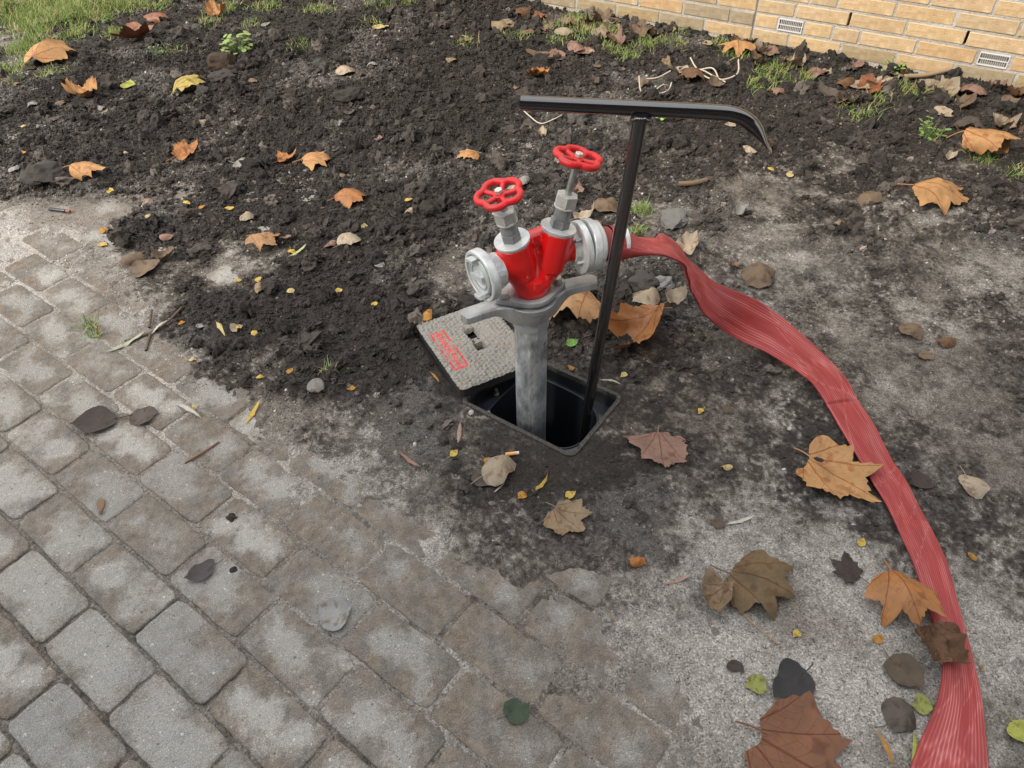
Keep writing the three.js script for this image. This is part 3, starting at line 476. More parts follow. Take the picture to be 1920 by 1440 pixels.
// ---------------------------------------------------------------- the house across the street, behind the photographer; the glossy key mirrors it
{
  const h = group('street_house', [0.5, 0, 7.5], Math.PI + 0.2); tag(h, 'brown brick house across the paving, mirrored in the glossy key', 'house');
  const brown = std({ color: lin(0.20, 0.11, 0.065), roughness: 0.95 }), white = std({ color: lin(0.7, 0.7, 0.68), roughness: 0.6 }), tile = std({ color: lin(0.10, 0.055, 0.045) }), pane = std({ color: lin(0.05, 0.06, 0.07), roughness: 0.08 });
  mesh('wall', new THREE.BoxGeometry(16, 5.4, 6).translate(0, 2.7, -3), brown, h);
  const s = new THREE.Shape([[-0.4, 0], [-6.4, 0], [-3.4, 2.6]].map((p) => new THREE.Vector2(p[0] + 0.4, p[1]))); mesh('roof', new THREE.ExtrudeGeometry(s, { depth: 16.4, bevelEnabled: false }).rotateY(Math.PI / 2).translate(-8.2, 5.402, 0).rotateY(0), tile, h);
  for (const x of [-6, -3.6, -1.2, 1.2, 3.6, 6]) for (const y of [0.9, 3.3]) { if (y < 1 && x === 1.2) continue; const w = group('window', [x, y, 0.003], 0, h); mesh('frame', [new THREE.BoxGeometry(1.5, 0.09, 0.06).translate(0, 0.045, 0.03), new THREE.BoxGeometry(1.5, 0.09, 0.06).translate(0, 1.455, 0.03), new THREE.BoxGeometry(0.09, 1.32, 0.06).translate(-0.705, 0.75, 0.03), new THREE.BoxGeometry(0.09, 1.32, 0.06).translate(0.705, 0.75, 0.03)], white, w); mesh('pane', new THREE.BoxGeometry(1.32, 1.32, 0.02).translate(0, 0.75, 0.012), pane, w); }
  mesh('door', new THREE.BoxGeometry(0.95, 2.1, 0.05).translate(1.2, 1.05, 0.028), std({ color: lin(0.05, 0.09, 0.07), roughness: 0.4 }), h);
}
// ---------------------------------------------------------------- materials of the hardware
const galvTex = dataTex(512, 512, (i, j) => { const c = cells(i / 26, j / 26), n = fbm(i / 50, j / 50, 4), g = HT[((i >> 1) * 331 + (j >> 1) * 7753) & 65535]; const v = 0.86 + 0.10 * n + 0.035 * g + 0.05 * (c - 0.4); return [v * 0.985, v, v * 1.01]; });
const castBump = dataTex(256, 256, (i, j) => 0.5 + 0.22 * vn(i / 2, j / 2) + 0.2 * vn(i / 5, j / 5), { color: false });
const roughTex = dataTex(256, 256, (i, j) => 0.72 + 0.25 * fbm(i / 40, j / 40, 4) + 0.08 * HT[(i * 91 + j * 577) & 65535], { color: false });
const galv = std({ color: lin(0.52, 0.55, 0.57), metalness: 0.35, roughness: 0.62, map: galvTex, roughnessMap: roughTex, bumpMap: castBump, bumpScale: 0.00015 });
const cast = std({ color: lin(0.50, 0.51, 0.505), metalness: 0.25, roughness: 0.5, map: galvTex, roughnessMap: roughTex, bumpMap: castBump, bumpScale: 0.0003 });
const alu = std({ color: lin(0.76, 0.775, 0.77), metalness: 0.2, roughness: 0.46, map: galvTex, roughnessMap: roughTex, bumpMap: castBump, bumpScale: 0.00015 });
const greyPaint = std({ color: lin(0.29, 0.295, 0.29), roughness: 0.5, map: galvTex });
const steel = std({ color: lin(0.62, 0.63, 0.63), metalness: 0.85, roughness: 0.34, map: galvTex });
const boltMat = std({ color: lin(0.74, 0.73, 0.66), metalness: 0.5, roughness: 0.5, map: galvTex });
const redTex = dataTex(512, 512, (i, j) => { const n = fbm(i / 70, j / 70, 4), s = sstep(0.34, 0.44, fbm(i / 26 + 9, j / 60, 4)) * sstep(0.0, 0.35, n), g = HT[(i * 7919 + j * 15731) & 65535] > 0.993 ? 0.3 : 0; return [mix(0.89, 0.95, s), mix(0.0, 0.46, s * 0.8) + g * 0.6 + 0.02, mix(0.0, 0.43, s * 0.8) + g * 0.55 + 0.03]; });
const redPaint = new THREE.MeshPhysicalMaterial({ color: lin(0.92, 1, 1), map: redTex, roughness: 0.34, clearcoat: 0.6, clearcoatRoughness: 0.22, bumpMap: castBump, bumpScale: 0.00012 });
const wheelTex = dataTex(256, 256, (i, j) => { const d = sstep(0.05, 0.5, fbm(i / 22, j / 22, 4)) * 0.6; return [mix(0.78, 0.50, d), mix(0.10, 0.34, d), mix(0.13, 0.29, d)]; });
const wheelRed = std({ color: 0xffffff, map: wheelTex, roughness: 0.5 });
const blackPlastic = std({ color: lin(0.012, 0.014, 0.018), roughness: 0.42 });
const dustyBlack = std({ color: lin(0.085, 0.080, 0.074), map: grainTex, roughness: 0.85, bumpMap: grainBump, bumpScale: 0.002 });

// ---------------------------------------------------------------- the hydrant box sunk in the ground
{
  const box = group('hydrant_box', [BOX.x, 0, BOX.z], BOX.turn);
  tag(box, 'open black plastic hydrant box sunk into the ground around the pipe', 'hydrant box');
  const rr = (w, d, r) => { const s = new THREE.Shape(), x = w / 2, y = d / 2; s.moveTo(-x + r, -y); s.lineTo(x - r, -y); s.absarc(x - r, -y + r, r, -Math.PI / 2, 0); s.lineTo(x, y - r); s.absarc(x - r, y - r, r, 0, Math.PI / 2); s.lineTo(-x + r, y); s.absarc(-x + r, y - r, r, Math.PI / 2, Math.PI); s.lineTo(-x, -y + r); s.absarc(-x + r, -y + r, r, Math.PI, Math.PI * 1.5); return s; };
  const ring = (w, d, r, t, y0, y1, bev = 0.0015) => { const s = rr(w - 2 * bev, d - 2 * bev, r), h = rr(w - 2 * t + 2 * bev, d - 2 * t + 2 * bev, Math.max(0.006, r - t)); s.holes.push(new THREE.Path(h.getPoints(8))); return new THREE.ExtrudeGeometry(s, { depth: y1 - y0 - 2 * bev, bevelEnabled: true, bevelThickness: bev, bevelSize: bev, bevelSegments: 2, curveSegments: 8 }).translate(0, 0, y0 + bev).rotateX(-Math.PI / 2); };
  mesh('rim', ring(BOX.w, BOX.d, 0.02, 0.0100, -0.006, 0.0075), dustyBlack, box);
  mesh('frame_wall', ring(BOX.w - 0.003, BOX.d - 0.003, 0.019, 0.0085, -0.046, -0.0062), blackPlastic, box);
  const hole = [[-0.110, 0.066], [-0.080, 0.090], [0.000, 0.094], [0.066, 0.090], [0.112, 0.066], [0.132, 0.030], [0.137, -0.012], [0.126, -0.052], [0.096, -0.080], [0.055, -0.094], [0.0, -0.098], [-0.054, -0.098], [-0.092, -0.086], [-0.110, -0.052]];
  const smooth = new THREE.SplineCurve([...hole.slice(3, 11).map((p) => new THREE.Vector2(p[0], -p[1]))]).getPoints(36);
  const outline = [...hole.slice(0, 3).map((p) => new THREE.Vector2(p[0], -p[1])), ...smooth, ...hole.slice(11).map((p) => new THREE.Vector2(p[0], -p[1]))];
  const ls = rr(BOX.w - 0.021, BOX.d - 0.021, 0.012); ls.holes.push(new THREE.Path(outline));
  mesh('ledge', new THREE.ExtrudeGeometry(ls, { depth: 0.004, bevelEnabled: false }).translate(0, 0, -0.043).rotateX(-Math.PI / 2), std({ color: lin(0.020, 0.025, 0.033), roughness: 0.3, roughnessMap: roughTex }), box);
  const lip = outline.map((p, i) => { const q = outline[(i + 1) % outline.length], o = outline[(i + outline.length - 1) % outline.length], t = q.clone().sub(o).normalize(); return new THREE.Vector2(p.x - t.y * 0.0, p.y); });
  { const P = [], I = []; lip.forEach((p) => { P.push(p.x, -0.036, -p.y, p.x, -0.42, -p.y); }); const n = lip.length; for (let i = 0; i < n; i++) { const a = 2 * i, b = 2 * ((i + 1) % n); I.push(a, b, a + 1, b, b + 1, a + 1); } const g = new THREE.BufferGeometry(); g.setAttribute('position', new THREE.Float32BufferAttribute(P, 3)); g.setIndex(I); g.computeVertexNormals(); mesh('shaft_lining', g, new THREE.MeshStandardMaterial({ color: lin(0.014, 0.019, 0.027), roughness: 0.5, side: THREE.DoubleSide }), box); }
  { const pts = lip.map((p) => V(p.x, -0.0385, -p.y)); mesh('opening_lip', new THREE.TubeGeometry(new THREE.CatmullRomCurve3(pts, true, 'catmullrom', 0.1), 120, 0.0028, 6, true), blackPlastic, box); }
  mesh('shaft_floor', new THREE.BoxGeometry(BOX.w, 0.02, BOX.d).translate(0, -0.43, 0), std({ color: lin(0.11, 0.095, 0.08) }), box);
  for (const [x, z] of [[-0.128, 0.012], [-0.098, 0.084]]) { const b = group('bolt', [x, -0.039, z], 0, box); mesh('bolt_head', along(turned([[0, 0], [0.0085, 0], [0.0085, 0.003], [0.0052, 0.0035], [0.0052, 0.017], [0, 0.019]], 16), V(0, 0, 0), V(0, 1, 0)), std({ color: lin(0.2, 0.2, 0.2), metalness: 0.6, roughness: 0.45 }), b); }
}
// ---------------------------------------------------------------- the lifted lid
{
  const lid = group('hydrant_cover', [LID.x, 0.0135, LID.z], LID.turn); lid.rotation.z = R(-0.6); lid.rotation.order = 'YXZ';
  tag(lid, 'lifted grey studded lid with red framed lettering, lying beside the box', 'lid');
  const w = LID.w, d = LID.d, NX = 170, NZ = 130, P = [], UV = [], I = [], th = 0.0265;
  const red = (x, z) => (x > -0.082 && x < 0.070 && z > 0.048 && z < 0.089);
  const inS = (x, z, a, b, c, e) => Math.min(sstep(a - 0.001, a + 0.001, x), 1 - sstep(b - 0.001, b + 0.001, x), sstep(c - 0.001, c + 0.001, z), 1 - sstep(e - 0.001, e + 0.001, z));
  const top = (x, z) => {
    const s = 0.0112, zz = z + 0.0022 * vn(x * 90, z * 90 + 5), row = Math.floor(zz / s), u = ((x + 0.0022 * vn(x * 90 + 8, z * 90)) / s + (row % 2 ? 0.5 : 0)), fx = u - Math.floor(u) - 0.5, fz = zz / s - row - 0.5, k = Math.abs(row * 131 + Math.floor(u) * 17) & 65535;
    const knob = sstep(0.44, 0.16, Math.hypot(fx, fz)) * (0.65 + 0.35 * HT[k]), flat = red(x, z) ? 0.15 : 1;
    const worn = sstep(-0.35, 0.15, fbm(x * 22 + 4, z * 22, 3) + 0.25);
    const edge = Math.min(w / 2 - Math.abs(x), d / 2 - Math.abs(z));
    let y = th + flat * worn * 0.0046 * knob + 0.0016 * vn(x * 170, z * 170) + 0.0012 * vn(x * 330, z * 330) - 0.003 * sstep(0.006, 0, edge);
    y -= 0.0125 * inS(x, z, -0.052, -0.019, -0.023, 0.005); y -= 0.022 * inS(x, z, 0.003, 0.031, -0.020, 0.006); y -= 0.003 * inS(x, z, -0.019, 0.003, -0.020, 0.004);
    return y;
  };
  const cr = 0.014;
  for (let j = 0; j <= NZ; j++) for (let i = 0; i <= NX; i++) {
    let x = (i / NX - 0.5) * w, z = (j / NZ - 0.5) * d; const ex = w / 2 - cr, ez = d / 2 - cr;
    if (Math.abs(x) > ex && Math.abs(z) > ez) { const dx = Math.abs(x) - ex, dz = Math.abs(z) - ez, m = Math.max(dx, dz), l = Math.hypot(dx, dz); x = Math.sign(x) * (ex + dx * m / l); z = Math.sign(z) * (ez + dz * m / l); }
    P.push(x, top(x, z), z); UV.push(x / w + 0.5, 1 - (z / d + 0.5));
  }
  for (let j = 0; j < NZ; j++) for (let i = 0; i < NX; i++) { const a = j * (NX + 1) + i, b = a + 1, c = a + NX + 1; const deep = [a, b, c, c + 1].every((q) => { const x = P[q * 3], z = P[q * 3 + 2]; return Math.max(inS(x, z, -0.052, -0.019, -0.023, 0.005), inS(x, z, 0.003, 0.031, -0.020, 0.006)) > 0.9; }); if (!deep) I.push(a, c, b, b, c, c + 1); }
  const g = new THREE.BufferGeometry(); g.setAttribute('position', new THREE.Float32BufferAttribute(P, 3)); g.setAttribute('uv', new THREE.Float32BufferAttribute(UV, 2)); g.setIndex(I); g.computeVertexNormals();
  const tex = canvasTex(1320, 1008, (c, W, H) => {
    c.fillStyle = 'rgb(134,132,127)'; c.fillRect(0, 0, W, H); const r = rng(6);
    const mm = W / 275;
    const X = (x) => (x / w + 0.5) * W, Z = (z) => (z / d + 0.5) * H;
    c.strokeStyle = 'rgb(214,40,42)'; c.lineWidth = 4.6 * mm;
    const x0 = X(-0.079), x1 = X(0.067), z0 = Z(0.051), z1 = Z(0.086);
    c.beginPath(); c.moveTo(x0 + 60 * 1, z0); c.lineTo(x0, z0); c.lineTo(x0, z1); c.lineTo(x0 + 26 * mm, z1); c.stroke();
    c.beginPath(); c.moveTo(x0 + 4 * mm, z0); c.lineTo(x0 + 46 * mm, z0); c.stroke();
    c.beginPath(); c.moveTo(x0 + 62 * mm, z0); c.lineTo(x1, z0); c.lineTo(x1, z1); c.lineTo(x0 + 112 * mm, z1); c.stroke();
    c.beginPath(); c.moveTo(x0 + 40 * mm, z1); c.lineTo(x0 + 51 * mm, z1); c.moveTo(x0 + 62 * mm, z1); c.lineTo(x0 + 80 * mm, z1); c.moveTo(x0 + 86 * mm, z1); c.lineTo(x0 + 105 * mm, z1); c.stroke();
    c.fillStyle = 'rgb(206,62,62)'; c.font = 'bold ' + Math.round(24 * mm) + 'px sans-serif'; c.textAlign = 'center'; c.textBaseline = 'middle';
    const word = 'BRANDKRAAN'; for (let i = 0; i < word.length; i++) c.fillText(word[i], x0 + (11 + i * 13.9) * mm, (z0 + z1) / 2);
    // flaked paint, aggregate grains and fine dirt over everything
    for (let k = 0; k < 60000; k++) { const x = r() * W, y = r() * H, s = 0.7 + 2.4 * r() * r(), v = r(), b = v > 0.55 ? 150 + 75 * r() : 58 + 60 * r(); const box = x > x0 - 10 && x < x1 + 10 && y > z0 - 14 && y < z1 + 14; if (box && r() < 0.15 && !(y > z0 + 12 && y < z1 - 12)) continue; c.fillStyle = `rgba(${b | 0},${(b * 0.985) | 0},${(b * 0.95) | 0},${0.35 + 0.5 * r()})`; c.beginPath(); c.arc(x, y, s, 0, 7); c.fill(); }
    for (let k = 0; k < 260; k++) { const x = r() * W, y = r() * H; c.fillStyle = `rgba(${150 + 40 * r() | 0},${128 + 30 * r() | 0},92,0.10)`; c.beginPath(); c.arc(x, y, 6 + 26 * r(), 0, 7); c.fill(); }
  });
  mesh('concrete_top', g, std({ map: tex, roughness: 0.97, bumpMap: grainBump, bumpScale: 0.0012 }), lid);
  // the rectangle of embossed lettering stands in the paint map; the body below is a black tray
  const s = new THREE.Shape(), x = w / 2 - 0.0015, y = d / 2 - 0.0015, q = cr; s.moveTo(-x + q, -y); s.lineTo(x - q, -y); s.absarc(x - q, -y + q, q, -Math.PI / 2, 0); s.lineTo(x, y - q); s.absarc(x - q, y - q, q, 0, Math.PI / 2); s.lineTo(-x + q, y); s.absarc(-x + q, y - q, q, Math.PI / 2, Math.PI); s.lineTo(-x, -y + q); s.absarc(-x + q, -y + q, q, Math.PI, Math.PI * 1.5);
  const hl = (a, b, c, e) => new THREE.Path([[a, -c], [b, -c], [b, -e], [a, -e]].map((p) => new THREE.Vector2(...p)));
  s.holes.push(hl(0.0, 0.034, -0.023, 0.009), hl(-0.055, -0.016, -0.026, 0.008));
  mesh('tray', new THREE.ExtrudeGeometry(s, { depth: 0.0225, bevelEnabled: false, curveSegments: 6 }).rotateX(-Math.PI / 2), std({ color: lin(0.016, 0.016, 0.017), roughness: 0.7, bumpMap: castBump, bumpScale: 0.001 }), lid);
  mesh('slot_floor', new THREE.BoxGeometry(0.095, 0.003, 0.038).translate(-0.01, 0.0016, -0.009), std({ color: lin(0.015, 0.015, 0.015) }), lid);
}
// ---------------------------------------------------------------- the standpipe with two valves
const PH = R(20), EX = V(Math.cos(PH), 0, -Math.sin(PH));
{
  const sp = group('hydrant_standpipe', [PIPE.x, 0, PIPE.z], PH);
  tag(sp, 'galvanised standpipe with red twin valve head and two red handwheels', 'standpipe');
  // pipe, with its stamp and scratches
  const pipeTex = canvasTex(1024, 1024, (c, W, H) => {
    const id = c.createImageData(W, H), D = id.data;
    for (let j = 0; j < H; j++) for (let i = 0; i < W; i++) { const n = fbm(i / 90, j / 60, 4), n2 = fbm(i / 14, j / 14, 3), g = HT[((i >> 1) * 331 + (j >> 1) * 7753) & 65535], v = 166 + 58 * n + 24 * n2 + 9 * g, st = sstep(0.30, 0.55, fbm(i / 40 + 40, j / 110, 4)) * 26, k = (j * W + i) * 4; D[k] = v * 0.955 + st; D[k + 1] = v * 0.99 + st * 0.94; D[k + 2] = v * 1.01 + st * 0.82; D[k + 3] = 255; }
    c.putImageData(id, 0, 0); const r = rng(31);
    for (let k = 0; k < 260; k++) { const x = r() * W, y = r() * H, a = (r() - 0.5) * 0.9, l = 10 + 60 * r(); c.strokeStyle = r() > 0.4 ? `rgba(226,232,236,${0.15 + 0.35 * r()})` : `rgba(70,76,82,${0.15 + 0.25 * r()})`; c.lineWidth = 0.7 + 1.6 * r(); c.beginPath(); c.moveTo(x, y); c.lineTo(x + l * Math.cos(a), y + l * Math.sin(a) * 0.9); c.stroke(); }
    for (let k = 0; k < 26; k++) { const x = r() * W, y = r() * H; c.fillStyle = `rgba(${178 + 30 * r() | 0},${158 + 24 * r() | 0},128,0.35)`; c.beginPath(); c.ellipse(x, y, 4 + 12 * r(), 8 + 34 * r(), 0.3 * r(), 0, 7); c.fill(); }
    c.strokeStyle = 'rgba(214,208,194,0.8)'; c.lineWidth = 4; c.beginPath(); c.moveTo(505, 410); c.lineTo(523, 470); c.lineTo(512, 540); c.lineTo(490, 620); c.stroke();
    c.fillStyle = 'rgba(52,56,62,0.85)'; c.font = '70px sans-serif'; c.fillText('TE', 640, 118); c.font = '44px sans-serif'; c.fillText('1L:', 672, 160);
  });
  mesh('pipe', new THREE.CylinderGeometry(0.0362, 0.0362, 0.655, 64, 1, true, Math.PI * 0.90, Math.PI * 2).translate(0, -0.0875, 0), std({ map: pipeTex, color: lin(1, 1, 1), metalness: 0.3, roughness: 0.5, roughnessMap: roughTex, bumpMap: castBump, bumpScale: 0.0001 }), sp);
  mesh('pipe_ring', turned([[0.0368, 0.236], [0.0395, 0.236], [0.0402, 0.262], [0.0368, 0.262]], 56), galv, sp);
  // collar casting with two wing handles
  const col = group('collar', [0, 0, 0], R(1.5), sp);
  const bell = turned([[0.0370, 0.2625], [0.0440, 0.2635], [0.0470, 0.275], [0.0540, 0.298], [0.0560, 0.3095], [0.0370, 0.3095]], 56);
  const wing = (sgn) => { const n = 22, P = [], I = [], S = 28; // swept handle: rectangular section with soft corners, arched into the bell
    for (let k = 0; k <= n; k++) { const t = k / n, x = 0.030 + t * 0.126, hw = mix(0.032, 0.0185, sstep(0, 0.40, t)) * (t > 0.9 ? Math.sqrt(Math.max(0.0, 1 - ((t - 0.9) / 0.1001) ** 2)) : 1), hh = mix(0.0255, 0.0100, sstep(0.05, 0.5, t)), yc = mix(0.2840, 0.3055, sstep(0, 0.5, t)) - 0.003 * sstep(0.5, 1, t);
      for (let s = 0; s < S; s++) { const a = s / S * Math.PI * 2, p = 8, c = Math.cos(a), e = Math.sin(a), q = Math.pow(Math.abs(c) ** p + Math.abs(e) ** p, -1 / p); P.push(sgn * x, yc + e * q * hh, c * q * Math.max(hw, 0.0005)); } }
    for (let k = 0; k < n; k++) for (let s = 0; s < S; s++) { const a = k * S + s, b = k * S + (s + 1) % S; sgn > 0 ? I.push(a, b, a + S, b, b + S, a + S) : I.push(a, a + S, b, b, a + S, b + S); }
    const g = new THREE.BufferGeometry(); g.setAttribute('position', new THREE.Float32BufferAttribute(P, 3)); g.setAttribute('uv', new THREE.Float32BufferAttribute(P.length / 3 * 2 ? Array.from({ length: P.length / 3 * 2 }, (_, i) => P[(i >> 1) * 3 + (i & 1 ? 2 : 0)] * 4) : [], 2)); g.setIndex(I); return toCreasedNormals(g, R(28)); };
  mesh('collar_body', bell, cast, col);
  mesh('wing_handle', wing(-1), cast, col); mesh('wing_handle', wing(1), cast, col);
  { // clamp plate with two lugs
    const s = new THREE.Shape(), pts = []; for (let k = 0; k < 96; k++) { const a = k / 96 * Math.PI * 2, c = Math.cos(a), r = 0.0500 + 0.0275 * Math.pow(Math.abs(c), 8); pts.push(new THREE.Vector2(Math.cos(a) * r, Math.sin(a) * Math.min(r, 0.05))); }
    s.setFromPoints(pts); s.holes.push(new THREE.Path(new THREE.EllipseCurve(0, 0, 0.0375, 0.0375).getPoints(48)));
    mesh('clamp_plate', toCreasedNormals(new THREE.ExtrudeGeometry(s, { depth: 0.0085, bevelEnabled: true, bevelThickness: 0.0015, bevelSize: 0.0015, bevelSegments: 2 }).translate(0, 0, 0.0165 + 0.3020).rotateX(-Math.PI / 2), R(25)), cast, col);
  }
  for (const x of [-0.0605, 0.0605]) { const b = group('bolt', [x, 0.3298, 0], 0.3, col); mesh('washer', turned([[0, 0], [0.0125, 0], [0.0125, 0.0016], [0, 0.0016]], 24, 0.0004), boltMat, b); mesh('bolt_head', hexPrism(0.0185, 0.0085).translate(0, 0.0017, 0), boltMat, b); }
  // the red casting: one continuous surface
  const Lb = V(-0.0375, 0.452, 0), Ld = V(-0.215, 1, 0).normalize(), Rb = V(0.0585, 0.456, 0), Rd = V(0.258, 1, 0).normalize();
  const LO = V(-0.0720, 0.401, 0.002), RO = V(0.0920, 0.403, 0);
  {
    const smin = (a, b, k) => { const h = clamp(0.5 + 0.5 * (b - a) / k); return mix(b, a, h) - k * h * (1 - h); };
    const cyl = (p, a, d, len, r0, r1 = r0) => { const q = p.clone().sub(a), t = q.dot(d), rad = Math.sqrt(Math.max(0, q.lengthSq() - t * t)), rr = mix(r0, r1, clamp(t / len)), dx = rad - rr, dy = Math.max(-t, t - len); return Math.min(Math.max(dx, dy), 0) + Math.hypot(Math.max(dx, 0), Math.max(dy, 0)); };
    const cap = (p, a, b, r0, r1) => { const ba = b.clone().sub(a), t = clamp(p.clone().sub(a).dot(ba) / ba.lengthSq()); return p.distanceTo(a.clone().addScaledVector(ba, t)) - mix(r0, r1, t); };
    const foot = V(0, 0.345, 0), lEnd = Lb.clone().addScaledVector(Ld, -0.078), rEnd = Rb.clone().addScaledVector(Rd, -0.082);
    const sdf = (p) => {
      const base = cyl(p, V(0, 0.3285, 0), V(0, 1, 0), 0.036, 0.0372, 0.0362);
      let d = smin(base, cap(p, foot, lEnd, 0.034, 0.0315), 0.010); d = smin(d, cap(p, foot, rEnd, 0.034, 0.0305), 0.010); d = smin(d, cap(p, V(0.004, 0.36, 0), V(0.010, 0.415, -0.004), 0.030, 0.018), 0.010);
      const bl = cyl(p, lEnd, Ld, 0.078, 0.0345, 0.0350), br = cyl(p, rEnd, Rd, 0.082, 0.0345, 0.0350);
      d = smin(d, Math.min(bl, br), 0.0035); d = smin(d, cap(p, Lb.clone().addScaledVector(Ld, -0.045), LO.clone().add(V(-0.012, 0, 0)), 0.028, 0.0285), 0.014); d = smin(d, cap(p, Rb.clone().addScaledVector(Rd, -0.048), RO.clone().add(V(0.012, 0, 0)), 0.026, 0.0275), 0.008);
      d = smin(d, cap(p, V(-0.012, 0.437, -0.012), V(0.03, 0.444, -0.012), 0.019, 0.019), 0.006); d = smin(d, cap(p, V(0.022, 0.355, 0.028), V(0.018, 0.372, 0.026), 0.009, 0.006), 0.008);
      d = Math.max(d, 0.3285 - p.y); d = Math.max(d, p.clone().sub(Lb).dot(Ld)); d = Math.max(d, p.clone().sub(Rb).dot(Rd)); d = Math.max(d, LO.x - p.x, p.x - RO.x); return d;
    };
    const N = 96, S = 0.115, c0 = V(0.010, 0.398, 0), mc = new MarchingCubes(N, redPaint, false, false, 120000); mc.isolation = 0;
    for (let k = 0; k < N; k++) for (let j = 0; j < N; j++) for (let i = 0; i < N; i++) mc.field[k * N * N + j * N + i] = -sdf(V(c0.x + (i / (N / 2) - 1) * S, c0.y + (j / (N / 2) - 1) * S, c0.z + (k / (N / 2) - 1) * S));
    mc.update(); const n = mc.count, P = new Float32Array(n * 3), UV = new Float32Array(n * 2);
    for (let i = 0; i < n; i++) { const x = mc.positionArray[i * 3] * S + c0.x, y = mc.positionArray[i * 3 + 1] * S + c0.y, z = mc.positionArray[i * 3 + 2] * S + c0.z; P.set([x, y, z], i * 3); UV.set([x * 5 + z * 2, y * 5], i * 2); }
    const g0 = new THREE.BufferGeometry(); g0.setAttribute('position', new THREE.BufferAttribute(P, 3)); g0.setAttribute('uv', new THREE.BufferAttribute(UV, 2));
    const N3 = new Float32Array(n * 3), e = 0.0012; for (let i = 0; i < n; i++) { const p = V(P[i * 3], P[i * 3 + 1], P[i * 3 + 2]), q = V(sdf(p.clone().add(V(e, 0, 0))) - sdf(p.clone().add(V(-e, 0, 0))), sdf(p.clone().add(V(0, e, 0))) - sdf(p.clone().add(V(0, -e, 0))), sdf(p.clone().add(V(0, 0, e))) - sdf(p.clone().add(V(0, 0, -e)))).normalize(); N3.set([q.x, q.y, q.z], i * 3); }
    g0.setAttribute('normal', new THREE.BufferAttribute(N3, 3)); mesh('valve_body', g0, redPaint, sp);
  }
  // two screw valves
  const wheelGeo = (() => { // five lobed hand wheel, spokes to a hub
    const rimR = (a) => 0.0402 + 0.0036 * Math.cos(5 * a) - 0.0008 * Math.cos(10 * a), pts = []; for (let k = 0; k < 80; k++) { const a = k / 80 * Math.PI * 2; pts.push(V(Math.cos(a) * rimR(a), 0.002, Math.sin(a) * rimR(a))); }
    const rim = new THREE.TubeGeometry(new THREE.CatmullRomCurve3(pts, true), 150, 0.0064, 12, true).scale(1, 1.1, 1), gs = [rim];
    for (let k = 0; k < 5; k++) { const a = (k + 0.5) / 5 * Math.PI * 2, c = Math.cos(a), s = Math.sin(a); gs.push(new THREE.TubeGeometry(new THREE.CatmullRomCurve3([V(c * 0.007, -0.001, s * 0.007), V(c * 0.02, -0.0005, s * 0.02), V(c * 0.0365, 0.002, s * 0.0365)]), 10, 0.0052, 8)); }
    gs.push(turned([[0, -0.009], [0.0115, -0.009], [0.0128, 0.0035], [0, 0.0045]], 28));
    return mergeGeometries(gs.map((g) => g.index ? g.toNonIndexed() : g));
  })();
  const valve = (b, d, hub, spin) => {
    const v = group('valve', [b.x, b.y, b.z], 0, sp); v.quaternion.setFromUnitVectors(V(0, 1, 0), d);
    mesh('bonnet', turned([[0, 0.0005], [0.0345, 0.0005], [0.0345, 0.0042], [0.0362, 0.0048], [0.0362, 0.0095], [0, 0.0098]], 56, 0.0008), alu, v);
    mesh('bonnet_nut', hexPrism(0.0350, 0.0170).rotateY(0.35).translate(0, 0.0096, 0), greyPaint, v);
    mesh('neck', turned([[0, 0.026], [0.0168, 0.026], [0.0160, 0.062], [0, 0.062]], 36), greyPaint, v);
    mesh('gland_nut', [turned([[0, 0.0505], [0.0212, 0.0505], [0.0212, 0.0545], [0.0195, 0.0560], [0, 0.0560]], 36), hexPrism(0.0385, 0.0225).rotateY(0.1).translate(0, 0.0558, 0)], std({ color: lin(0.56, 0.56, 0.53), roughness: 0.55, map: galvTex }), v);
    const thread = []; const t0 = 0.077, t1 = hub - 0.006; thread.push([0.0006, t0]); for (let y = t0; y < t1; y += 0.0016) thread.push([0.0066, y], [0.0059, y + 0.0008]); thread.push([0.0060, t1], [0.0006, t1]);
    mesh('stem', lathe(thread, 20), steel, v);
    const h = group('handwheel', [0, hub, 0], spin, v); mesh('wheel', wheelGeo, wheelRed, h); mesh('hub_bolt', hexPrism(0.0135, 0.0085).translate(0, 0.0040, 0), boltMat, h);
  };
  valve(Lb, Ld, 0.113, 0.35); valve(Rb, Rd, 0.150, 0.0);
  // free outlet on the left: storz coupling with two claws
  {
    const o = group('outlet_coupling', [LO.x, LO.y, LO.z], 0, sp); o.quaternion.setFromUnitVectors(V(0, 1, 0), V(-Math.cos(R(13)), -0.03, Math.sin(R(13))).normalize()); o.rotateY(0.5);
    mesh('neck', turned([[0.026, -0.004], [0.0335, -0.004], [0.0345, 0.001], [0.0345, 0.026], [0.026, 0.026]], 48), alu, o);
    for (let k = 0; k < 3; k++) { const a = k * 2.1 + 0.6; mesh('neck_lug', new THREE.BoxGeometry(0.004, 0.02, 0.009).translate(0.0352, 0.013, 0).rotateY(a), alu, o); }
    mesh('coupling_ring', turned([[0.030, 0.0215], [0.046, 0.0215], [0.0545, 0.026], [0.0545, 0.0425], [0.0520, 0.0445], [0.0465, 0.0445], [0.0445, 0.034], [0.030, 0.034]], 64), alu, o);
    mesh('seal_face', turned([[0.020, 0.034], [0.0385, 0.034], [0.0385, 0.0435], [0.0345, 0.0450], [0.0335, 0.0425], [0.0290, 0.0425], [0.0280, 0.0450], [0.0255, 0.0450], [0.0250, 0.030]], 56), std({ color: lin(0.62, 0.64, 0.63), roughness: 0.5, metalness: 0.2, map: galvTex }), o);
